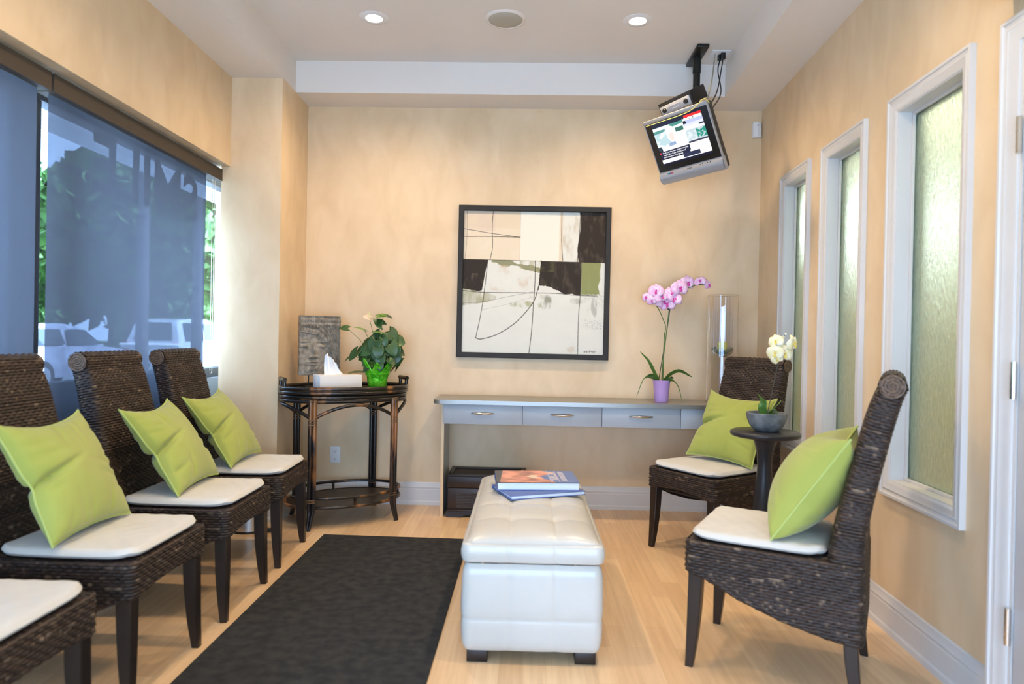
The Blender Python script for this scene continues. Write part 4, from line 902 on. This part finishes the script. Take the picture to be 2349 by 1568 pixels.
for px, py, sz, fx_, fz_, rl in ((1499, 670, .085, -.3, .1, 0), (1511, 681, .080, .3, .2, .3), (1479, 683, .055, -.9, 0, .2), (1490, 691, .055, -.2, -.3, .2), (1498, 692, .060, .3, -.1, -.2), (1518, 692, .075, .5, -.2, .4),
                                 (1527, 697, .090, -.4, .0, .1), (1540, 688, .090, -.5, .1, .3), (1543, 681, .085, .35, 0, -.1), (1534, 672, .080, -.3, .3, .4), (1553, 662, .095, .1, .0, .1), (1572, 649, .085, .2, .0, 0), (1598, 645, .065, -.5, .6, .2), (1618, 653, .055, .9, 0, .1)):
    blossom(po_, pw(px, py, -.03-.012*((px*7) % 3)), (fx_, -1, fz_), sz*1.22, M_['petal'], M_['magenta'], rl)
# tall glass cylinder with candle
va = thing('glass_cylinder_vase', 'tall clear glass cylinder on the desk behind the corner chair, with a candle inside', 'vase', (1.268, 4.50, .7685))
R0 = .098; MB().lathe([(0, .0), (R0, 0), (R0, .70), (R0-.0025, .702), (R0-.005, .70), (R0-.005, .012), (0, .010)], n=72, caps=False).obj('glass_cylinder', M_['glass'], va, smooth=30)
hb = MB().lathe([(0, .300), (.030, .302), (.060, .322), (.072, .352), (.069, .353), (.055, .327), (.028, .308), (0, .306)], n=40, caps=False)
for k in range(3): a = k*2*PI/3+.5; hb.tube([(.070*math.cos(a), .070*math.sin(a), .350), (.089*math.cos(a), .089*math.sin(a), .45), (.0905*math.cos(a), .0905*math.sin(a), .696)], .0012, 6)
hb.obj('hanging_glass_dish', M_['glass'], va, smooth=40)
MB().lathe([(0, .335), (.0295, .335), (.031, .337), (.031, .392), (.028, .397), (0, .394)], n=32, caps=False).obj('candle', M_['candle'], va)
bd = MB(); r9 = np.random.RandomState(2); ico = bmesh.new(); bmesh.ops.create_icosphere(ico, subdivisions=1, radius=1); iv = np.array([v.co[:] for v in ico.verts]); ifc = [[v.index for v in f.verts] for f in ico.faces]; ico.free()
for k in range(260):
    a = r9.uniform(0, 2*PI); rr_ = r9.uniform(.0, .069); z = .306+.045*(rr_/.07)**2.2+r9.uniform(.002, .012); bd.add(iv*.0040+[rr_*math.cos(a), rr_*math.sin(a), z+.003], ifc)
setp(bd.obj('bead_filling', M_['bead'], va, smooth=60), kind='stuff')

# ------------------------------------------------------------------ round pedestal table with stone bowl
rt = thing('pedestal_table', 'small round black pedestal table between the two right-hand chairs', 'side table', (1.143, 3.30, 0))
MB().lathe([(0, .718), (.148, .718), (.158, .722), (.162, .731), (.160, .740), (.152, .745), (0, .745)], n=72, caps=False).obj('tabletop', M_['blackwood'], rt, smooth=50)
MB().lathe([(.0, .0), (.150, 0), (.155, .008), (.148, .018), (.11, .028), (.075, .045), (.055, .075), (.046, .13), (.050, .22), (.052, .32), (.048, .42), (.037, .52), (.033, .58), (.037, .64), (.050, .69), (.060, .712), (.060, .719), (0, .719)], n=48, caps=False).obj('pedestal', M_['blackwood'], rt, smooth=50)
bo = thing('bowl_orchid', 'cream artificial orchid in a grey stone bowl on the round black table', 'plant', (1.148, 3.30, .745))
MB().lathe([(0, .001), (.045, 0), (.058, .004), (.078, .028), (.090, .058), (.094, .086), (.092, .089), (.084, .088), (.080, .070), (.05, .05), (0, .048)], n=64, caps=False).obj('stone_bowl', M_['concrete'], bo)
MB().lathe([(0, .074), (.079, .070)], n=40, caps=False).obj('moss_filling', M_['soil'], bo)
for pts, w in (([(-.01, 0, .07), (-.022, -.01, .11), (-.028, -.015, .15), (-.045, -.01, .178)], .024), ([(.01, 0, .07), (.02, -.01, .10), (.04, -.015, .125), (.062, -.01, .150)], .018)): strap(bo, pts, w, M_['orleaf'])
for pts in ([(.0, 0, .07), (.01, -.02, .10), (.03, -.03, .105), (.045, -.03, .075)], [(.015, 0, .07), (.03, -.02, .09), (.02, -.03, .12)]): MB().tube(spline(pts), .0028, 6).obj('air_root', M_['stem'], bo)
MB().tube(spline([(0, .0, .07), (.02, .0, .17), (.040, 0, .28), (.052, -.01, .37), (.058, -.01, .42), (.075, -.01, .46)]), .0020, 8).obj('flower_stem', M_['darkstem'], bo)
for dx, dz, sz, fx_, fz_, rl in ((.025, .428, .075, -.9, .1, .3), (.105, .420, .085, .9, -.1, .2), (.062, .372, .100, .1, -.1, .15), (.022, .375, .085, -.8, -.3, .1), (.032, .345, .060, -.4, -.6, .6)):
    blossom(bo, (dx, -.03, dz), (fx_, -1, fz_), sz, M_['cream'], M_['yellow'], rl)
for dx, dz in ((.062, .438), (.068, .452), (.078, .466)): MB().lathe([(0, -.007), (.004, -.003), (.005, .002), (.0, .007)], n=12, caps=False).obj('bud', M_['cream'], bo, loc=(dx, -.012, dz))

# ------------------------------------------------------------------ bamboo table
TA = math.radians(31.4); tb = thing('bamboo_table', 'oval scorched bamboo tray table with lower shelf in the left back corner', 'side table', (-1.163, 4.333, 0), TA)
def ell(a, b, z, n=72): return [(a*math.cos(t), b*math.sin(t), z) for t in np.linspace(0, 2*PI, n, endpoint=False)]
AA, BB_ = .402, .256
tray = MB(); tray.tube(ell(AA, BB_, .838), .0125, 12, closed=True); tray.tube(ell(AA, BB_, .813), .0115, 12, closed=True); tro = tray.obj('tray_rim', M_['bamboo'], tb, smooth=60)
MB().poly([(x, y) for x, y, z in ell(AA-.006, BB_-.006, 0)], .010).obj('tray_top', M_['traytop'], tb, loc=(0, 0, .8115), smooth=30)
fr_ = MB(); fr_.tube(ell(AA-.010, BB_-.010, .788), .012, 12, closed=True); fr_.tube(ell(AA-.010, BB_-.010, .763), .0115, 12, closed=True); fr_.obj('upper_frame', M_['bamboo'], tb, smooth=60)
for s in (-1, 1):
    hnd = MB(); x0 = s*(AA-.006)
    for y in (-.055, .055): hnd.tube([(x0*.985, y, .842), (x0*.985, y, .888)], .011, 10)
    hnd.tube([(x0*.985, -.068, .890), (x0*.985, .068, .890)], .0125, 12); hnd.obj('tray_handle', M_['bamboo'], tb, smooth=60)
LX, LY = .255, .203
for sx in (-1, 1):
    for s2 in (-1, 1):
        lg = MB(); tx, ty = -s2*.011, sx*.011
        tn = np.array([-LY*sx*0+0, 0]); ang = math.atan2(s2*LY/BB_**2, sx*LX/AA**2)+PI/2; tx, ty = .0125*math.cos(ang), .0125*math.sin(ang)
        for q_ in (-1, 1):
            lg.tube(spline([(sx*LX+q_*tx, s2*LY+q_*ty, .775), (sx*LX+q_*tx, s2*LY+q_*ty, .5), (sx*LX+q_*tx, s2*LY+q_*ty, .16), (sx*(LX+.006)+q_*tx*.7, s2*(LY+.005)+q_*ty*.7, .08), (sx*(LX+.022)+q_*tx*.5, s2*(LY+.012)+q_*ty*.5, .0)], 6), [.0138]*12+list(np.linspace(.0138, .0095, 13)), 12)
        lgo = lg.obj('leg', M_['bamboo'], tb, smooth=60)
        for zs_ in ((.655, .640, .625), (.775, .765), (.165, .178)):
          wp = MB()
          for z in zs_:
            wp.tube([(sx*LX+1.95*tx*math.cos(t)-ty*1.35*math.sin(t), s2*LY+1.95*ty*math.cos(t)+tx*1.35*math.sin(t), z) for t in np.linspace(0, 2*PI, 20, endpoint=False)], .0030, 6, closed=True)
          wp.obj('binding', M_['wrap'], lgo)
def arch(p0, p1, zl, zh, bulge):
    p0, p1 = np.array(p0), np.array(p1); mid = (p0+p1)/2; o_ = mid/(np.linalg.norm(mid)+1e-9)*bulge; P = []
    for t in np.linspace(0, 1, 25): xy = p0*(1-t)+p1*t+o_*math.sin(PI*t); P.append((xy[0], xy[1], zl+(zh-zl)*math.sin(PI*t)**.75))
    MB().tube(P, .0105, 10).obj('arch_brace', M_['bamboo'], tb, smooth=60)
arch((-LX, -LY), (LX, -LY), .650, .742, .055); arch((-LX, LY), (LX, LY), .650, .742, .055); arch((-LX, -LY), (-LX, LY), .650, .742, .14); arch((LX, -LY), (LX, LY), .650, .742, .14)
A2, B2 = .362, .243
sh_ = MB(); sh_.tube(ell(A2, B2, .182), .0095, 10, closed=True); sh_.tube(ell(A2, B2, .126), .0100, 10, closed=True)
for t in (0, PI/2, PI, 3*PI/2, ): sh_.tube([(A2*math.cos(t), B2*math.sin(t), .125), (A2*math.cos(t), B2*math.sin(t), .183)], .009, 10)
sh_.obj('shelf_rail', M_['bamboo'], tb, smooth=60); MB().poly([(x, y) for x, y, z in ell(A2-.004, B2-.004, 0)], .008).obj('lower_shelf', M_['traytop'], tb, loc=(0, 0, .124), smooth=30)
# tissue box
ts = thing('tissue_box', 'white rectangular tissue box cover with a tissue sticking up on the bamboo table', 'tissue box', (-1.196, 4.266, .8222), math.radians(36))
MB().box((0, 0, .047), (.272, .135, .094), .004).obj('box_cover', M_['box'], ts)
nT = 26; U, V = np.meshgrid(np.linspace(0, 1, nT), np.linspace(0, 1, nT), indexing='ij')
xx = -.028+(U-.45)*(.075+.055*(1-V)+.0*V)-.018*V; zz_ = .090+V*(.125-.05*np.clip(U-.3, 0, 1)-.10*np.clip(U-.62, 0, 1)+.012*np.sin(9*U)); yy_ = .014*np.sin(U*13+V*3)*(.4+.6*V)+.012*V
tso = MB().grid(np.stack([xx, yy_, zz_], 2)); tso.grid(np.stack([xx*.8-.002, -yy_+.012, .09+(zz_-.09)*.86], 2)); solid(tso.obj('tissue', M_['tissue'], ts, smooth=70), .0008)
# carved stone face plaque
bp_ = thing('stone_face_plaque', 'carved grey stone plaque of a serene face with closed eyes, standing on the bamboo table', 'sculpture', (-1.372, 4.440, .8222), math.radians(36))
PWd, PHt, z0 = .268, .388, .078
nu, nv = 150, 210; U, V = np.meshgrid(np.linspace(0, 1, nu), np.linspace(0, 1, nv), indexing='ij')   # U left-right, V bottom-top
def gs(u, v, su, sv, rot=0): 
    du, dv = U-u, (V-v); c_, s_ = math.cos(rot), math.sin(rot); return np.exp(-(((du*c_+dv*s_)/su)**2+((-du*s_+dv*c_)/sv)**2))
fcx = .33
def face():
    h = .010*np.clip(1-((U-fcx)/.42)**2-((V-.40)/.50)**2, 0, 1)**.5
    for e in (.10, .56): h += .010*gs(e, .485, .085, .030)-.004*gs(e, .455, .08, .006)-.005*gs(e, .535, .10, .010)+.003*gs(e, .56, .11, .012)
    h += .017*gs(fcx, .42, .030, .085)+.014*gs(fcx, .315, .050, .020)+.008*gs(fcx-.07, .305, .03, .018)+.008*gs(fcx+.07, .305, .03, .018)-.006*gs(fcx, .272, .09, .008)
    h += .009*gs(fcx, .225, .085, .012)+.011*gs(fcx, .185, .070, .014)-.008*gs(fcx, .206, .10, .004)-.004*gs(fcx, .155, .09, .014)+.008*gs(fcx, .10, .10, .035)
    h += .003*fbm(U, V, 20, 8)*.3
    hair = V > .70-.95*np.clip(U-.42, 0, 1)**1.25*(1+.6*np.clip(U-.6, 0, 1)*3)-.0+.02*np.cos((U-.0)*7)
    edge = .70-.95*np.clip(U-.42, 0, 1)**1.25*(1+1.8*np.clip(U-.6, 0, 1))+.02*np.cos(U*7)
    band = np.exp(-((V-edge)/.010)**2); hr = V > edge
    cu_ = .004+.010*np.abs(np.sin(U*PI/.075))*np.abs(np.sin((V-edge)*PI/.085))
    h = np.where(hr, .006+cu_, h); h += .006*band
    rowt = V > .84; h = np.where(rowt, .010+.006*np.abs(np.sin(U*PI/.065))*np.abs(np.sin(V*PI/.08))+.002, h)
    ear = np.clip(1.2-((U-.86)/.09)**2-((V-.28)/.16)**2, 0, 1); h += np.where(V < edge, .010*ear-.008*gs(.87, .28, .03, .09), 0)
    return h
hgt = face(); bord = np.clip(np.minimum(np.minimum(U, 1-U), np.minimum(V, 1-V))/.008, 0, 1)
wav = .0025*fbm(V*0, V, 14, 2)
Xf = (U-.5)*PWd+np.where(U > .97, wav, 0); st = MB(); st.grid(np.stack([Xf, -.016-hgt*bord*1.5, z0+V*PHt], 2))
st.box((0, 0, z0+PHt/2), (PWd-.003, .034, PHt-.003), .002); st.obj('carved_relief', M_['stone'], bp_, smooth=70)
sd2 = MB()
for x in (-.065, .065): sd2.tube([(x, 0, .004), (x, 0, z0+.01)], .0035, 10)
sd2.obj('support_rod', M_['blackmetal'], bp_); MB().box((0, 0, .005), (.20, .09, .010), .002).obj('stand_base', M_['blackmetal'], bp_)

# ------------------------------------------------------------------ waste bin
bn = thing('pedal_bin', 'round stainless steel pedal bin on the floor behind the window chairs', 'bin', (-1.635, 4.005, 0))
MB().lathe([(0, .012), (.098, .012), (.098, .25), (.0, .252)], n=56, caps=False).obj('bin_body', M_['steel'], bn, smooth=40)
MB().lathe([(0, 0), (.100, 0), (.101, .006), (.100, .014), (0, .014)], n=56, caps=False).obj('bin_base', M_['black'], bn, smooth=40)
MB().lathe([(.099, .25), (.101, .255), (.095, .272), (.06, .288), (0, .292)], n=56, caps=False).obj('bin_lid', M_['steel'], bn, smooth=50)
MB().box((.118, -.03, .012), (.06, .05, .010), .003).obj('pedal', M_['black'], bn)

# ------------------------------------------------------------------ shades and window lettering
def shade(y0, y1, lab, chain=None):
    t = thing('roller_shade', lab, 'window shade', (0, 0, 0), 0, 'dark mesh roller shades in the long window')
    xm = lambda y: -1.926+SB*(y-D)
    b = MB(); slab(b, [(xm(y0), y0), (xm(y1), y1), (xm(y1)-.075, y1), (xm(y0)-.075, y0)], 2.104, 2.176); b.obj('cassette', M_['cassette'], t, smooth=0)
    fbm_ = MB(); Gf = []
    ya, yb = y0+.02, y1-(.14 if chain else .03)
    for y in np.linspace(ya, yb, 60): Gf.append([(xm(y)-.036+.004*math.sin(y*6)*(2.1-z)/1.8+.0015*math.sin(y*23), y, z) for z in np.linspace(2.106, .34, 24)])
    fbm_.grid(np.array(Gf)); fbm_.obj('shade_fabric', M_['shade'], t, smooth=70)
    MB().tube([(xm(ya)-.036, ya, .335), (xm(yb)-.036, yb, .335)], .011, 10).obj('bottom_bar', M_['mull'], t)
    if chain:
        c = MB(); 
        for dy in (0, .028): c.tube([(xm(yb)-.02, yb+.05+dy, 2.105), (xm(yb)-.02, yb+.05+dy, .93)], .0016, 6)
        c.tube([(xm(yb)-.02, yb+.064-.014*math.cos(a), .93-.014*math.sin(a)) for a in np.linspace(0, PI, 10)], .0016, 6); c.obj('pull_chain', M_['nickel'], t)
    return t
shade(2.655, 4.195, 'dark mesh roller shade with bronze cassette, nearer the back wall', True)
s2_ = shade(.45, 2.640, 'dark mesh roller shade with bronze cassette at the left edge of the photo')
# SMILE lettering on the glass, readable from outside
ltM = Matrix.Translation((-2.152, 3.83, 1.985)) @ Matrix.Rotation(-PI/2, 4, 'Z') @ Matrix.Rotation(PI/2, 4, 'X')
tx = text_mesh('window_lettering', 'SMILE', .43, M_['decal'], None, ltM @ Matrix.Diagonal((1.0, .92, 1, 1)), .001, .008)
setp(tx, 'dark SMILE lettering on the window glass, seen reversed through the shade', 'lettering')
for k in range(3):
    m = MB().lathe([(0, .001), (.022, .001), (.022, -.001), (0, -.001)], n=28, caps=False).obj('window_dot', M_['decal'], loc=(-2.152, 3.13+.068*k, 1.915-.002*k)); m.rotation_euler = (0, PI/2, 0)
    setp(m, ['dark round dot on the window glass, nearest the camera of three', 'dark round dot on the window glass, the middle one of three', 'dark round dot on the window glass, nearest the lettering'][k], 'window decal', 'round dots on the window glass')

# ------------------------------------------------------------------ street outside the long window
gm = noisecol(mat('asphalt', (.35, .36, .38), .8), (.20, .205, .22), (.27, .275, .29), 3)
g = MB(); g.box((-12, 14, -.24), (19.4, 60, .1), 0); o = g.obj('street', gm, smooth=0); o['kind'] = 'structure'
g = MB(); g.box((-4.2, 14, -.19), (3.8, 60, .1), 0); o = g.obj('sidewalk', noisecol(mat('sidewalk concrete', (.6, .6, .6), .8), (.52, .52, .52), (.62, .62, .60), 2), smooth=0); o['kind'] = 'structure'
g = MB(); g.box((-45, 20, -.2), (46.4, 120, .12), 0); o = g.obj('lawn', noisecol(mat('grass', (.1, .22, .05), .9), (.07, .17, .03), (.16, .30, .07), 1.2), smooth=0); o['kind'] = 'structure'
carpaint = {'silver': mat('silver car paint', (.55, .55, .66), .2, .5, coat=.8), 'white': mat('white car paint', (.80, .80, .82), .25, coat=.8)}
cg = mat('car glass', (.03, .04, .05), .05); tyre = mat('tyre rubber', (.02, .02, .02), .8); red = mat('tail light red', (.5, .02, .03), .3)
def car(x, y, rz, paint, lab, suv):
    t = thing('parked_car', lab, 'car', (x, y, -.19), rz, 'cars parked in the street')
    Lc, Wc = (4.6, 1.85) if suv else (4.3, 1.76)
    if suv: low = [(-2.3, .35), (-2.32, .75), (-2.2, 1.0), (1.0, 1.02), (2.15, .92), (2.3, .6), (2.28, .3)]; cab = [(-2.2, 1.0), (-2.0, 1.62), (-1.7, 1.72), (.2, 1.72), (1.0, 1.02)]
    else: low = [(-2.1, .3), (-2.15, .65), (-2.0, .95), (.9, .95), (1.95, .78), (2.15, .5), (2.12, .25)]; cab = [(-2.0, .95), (-1.6, 1.32), (-1.1, 1.45), (.0, 1.44), (1.0, .93)]
    def loft(prof, w0, w1, inset=0):
        P = spline([(p[0], p[1], 0) for p in prof], 5)[:, :2]; P = P[:-1] if False else P; n_ = len(P); zmin, zmax = P[:, 1].min(), P[:, 1].max(); G = []
        for k in (-1, -.96, -.6, 0, .6, .96, 1):
            e = .97 if abs(k) == 1 else 1; w = w0+(w1-w0)*(P[:, 1]-zmin)/(zmax-zmin); G.append(np.stack([P[:, 0]*e, k*w/2, zmin+(P[:, 1]-zmin)*e], 1))
        m = MB(); m.grid(np.array(G)); m.f.append(list(range(n_))); m.m.append(0); m.f.append(list(range(6*n_, 7*n_))); m.m.append(0); return m
    loft(low, Wc*.97, Wc).obj('car_body', paint, t, smooth=40); cb = loft(cab, Wc*.92, Wc*.68).obj('cabin', paint, t, smooth=40)
    gl = MB(); x0, x1 = cab[0][0]+.35, cab[-1][0]-.25; zt = cab[2][1]-.10; zb_ = cab[0][1]+.06
    for s in (-1, 1):
        for a, b in ((x0, (x0+x1)/2-.08), ((x0+x1)/2, x1)):
            ta, tb_ = a+.12, b-(.42 if b == x1 else .0)
            yb_, yt = s*(Wc*.92/2-.015+.03), s*(Wc*.70/2+.06); gl.add([(a, yb_, zb_), (b, yb_, zb_), (tb_, yt, zt), (ta, yt, zt)], [(0, 1, 2, 3)])
    xr0, xr1 = cab[0][0]-.01, cab[1][0]-.06; gl.add([(xr0, -.6, zb_), (xr0, .6, zb_), (xr1+.02, .5, zt), (xr1+.02, -.5, zt)], [(0, 1, 2, 3)])
    gl.obj('side_window', cg, t, smooth=0)
    for wx in (-Lc*.30, Lc*.31):
        for s in (-1, 1):
            w = MB(); w.lathe([(0, -.11), (.20, -.11), (.33, -.10), (.34, -.06), (.34, .06), (.33, .10), (.20, .11), (0, .11)], n=28, caps=False); wo = w.obj('wheel', tyre, t, loc=(wx, s*(Wc/2-.10), .33)); wo.rotation_euler = (PI/2, 0, 0)
            hb_ = MB().lathe([(0, -.005), (.19, -.005), (.20, 0), (0, .005)], n=20, caps=False).obj('hub', M_['silver'], wo, loc=(0, 0, -s*.112))
    for s in (-1, 1): MB().box((-Lc/2-.0, s*(Wc/2-.16), .85), (.10, .22, .30), .03).obj('tail_light', red, t)
    return t
car(-11.6, 23.0, PI/2, carpaint['white'], 'white sport utility car with red tail light, parked outside behind the shade', True)
car(-11.2, 15.6, PI/2, carpaint['silver'], 'silver hatchback parked outside, nearest the bright gap between the shades', False)
cn = MB(); cn.box((-3.05, 24.6, 2.86), (1.7, 40, .22), .01)
for k in range(11): cn.box((-2.3-k*.15, 24.6, 2.745), (.012, 39.9, .012), 0)
o = cn.obj('canopy_soffit', noisecol(mat('canopy boards', (.5, .52, .56), .6), (.62, .64, .68), (.7, .72, .76), 2), smooth=0); o['kind'] = 'structure'
for k, (px_, py_) in enumerate(((-9.3, 16.2), (-9.3, 18.9))):
    m = MB().tube([(0, 0, 0), (0, 0, 7.5)], [.15, .11], 14); o = m.obj('utility_pole', mat('weathered pole', (.12, .11, .12), .8), loc=(px_, py_, -.19)); setp(o, ['dark pole at the kerb, seen through the shade left of the other pole', 'dark pole at the kerb, seen through the shade nearer the pilaster'][k], 'pole', 'poles along the kerb')
# trees and house
tl = noisecol(mat('tree leaves', (.06, .14, .03), .8), (.03, .09, .015), (.10, .22, .05), 1.5); bk_ = noisecol(mat('tree bark', (.09, .07, .05), .9), (.06, .045, .03), (.12, .09, .07), 6)
def tree(x, y, hgt_, r, seed, lab, grp='trees across the street'):
    t = thing('street_tree', lab, 'tree', (x, y, -.14), 0, grp); r_ = np.random.RandomState(seed)
    MB().tube(spline([(0, 0, 0), (.1, .05, hgt_*.3), (-.1, .1, hgt_*.6), (0, 0, hgt_*.85)]), [.24]*12+[.2]*12+[.12]*13, 10).obj('trunk', bk_, t)
    m = MB()
    for k in range(2200):
        v = r_.normal(size=3); v /= np.linalg.norm(v); rad = r*(.55+.5*r_.rand()); c_ = v*rad*np.array([1, 1, .8])+[0, 0, hgt_*.72]; q = r_.normal(size=(3, 3)); q, _ = np.linalg.qr(q); s_ = min(r, 4)*.07*(.6+r_.rand())*(1 if r < 5 else 1.8)
        m.add(np.array([(-1, -1, 0), (1, -1, 0), (1.1, 1, .3), (-1, 1.1, -.2)])*s_@q.T+c_, [(0, 1, 2, 3)])
    m.obj('crown', tl, t, smooth=0)
tree(-18.5, 20, 8.5, 3.0, 1, 'leafy tree across the street behind the hatchback'); tree(-17.5, 29.5, 9, 3.2, 2, 'leafy tree across the street behind the white car'); tree(-20, 36.5, 9, 3.2, 3, 'leafy tree across the street farthest along toward the pilaster')
tree(-25, 14, 9, 3.4, 4, 'leafy tree across the street at the left edge of the photo'); tree(-30, 36, 10, 4, 5, 'large leafy tree beside the pale house'); tree(-27, 45, 11, 4, 6, 'large leafy tree far down the street')
for k, (hx, hy, hl, hh) in enumerate(((-22.5, 12, 9, 2.6), (-23, 27, 12, 2.2), (-21.5, 42, 13, 3.0))):
    m = MB(); r_ = np.random.RandomState(40+k); m.box((0, 0, hh*.4), (1.0, hl, hh*.7), .2)
    for q_ in range(2600):
        c_ = np.array([r_.uniform(-.9, .9), r_.uniform(-hl/2, hl/2), hh*r_.uniform(.05, 1)]); q, _ = np.linalg.qr(r_.normal(size=(3, 3))); m.add(np.array([(-1, -1, 0), (1, -1, 0), (1.1, 1, .3), (-1, 1.1, -.2)])*.13@q.T+c_, [(0, 1, 2, 3)])
    o = m.obj('hedge', tl, loc=(hx, hy, -.14), smooth=0); setp(o, ['hedge across the street behind the silver hatchback', 'low hedge across the street in front of the pale house', 'tall hedge farthest along the street'][k], 'hedge', 'hedges across the street')
for k, (tx_, ty_) in enumerate(((-47, 47), (-41, 66), (-63, 54), (-38, 86), (-61, 34), (-58, 78))):
    tree(tx_, ty_, 11, 7.5, 60+k, 'distant big tree in the blurred tree line far behind the hedges', 'distant tree line')
hs2 = thing('house', 'pale house seen dimly through the trees and the shade', 'house', (-33, 24, -.14), 0); m = MB().box((0, 0, 2.8), (9, 12, 5.6), .02); m.obj('house_wall', mat('house siding', (.6, .58, .56), .8), hs2)
m = MB(); m.add([(-5, -6.5, 5.5), (5, -6.5, 5.5), (5, 6.5, 5.5), (-5, 6.5, 5.5), (0, -6.5, 8.2), (0, 6.5, 8.2)], [(0, 1, 4), (2, 3, 5), (1, 2, 5, 4), (3, 0, 4, 5), (0, 3, 2, 1)]); m.obj('roof', mat('roof shingles', (.12, .1, .09), .9), hs2, smooth=0)
for y in (-3, 0, 3): MB().box((4.52, y, 3.4), (.06, 1.2, 1.4), .01).obj('house_window', cg, hs2)
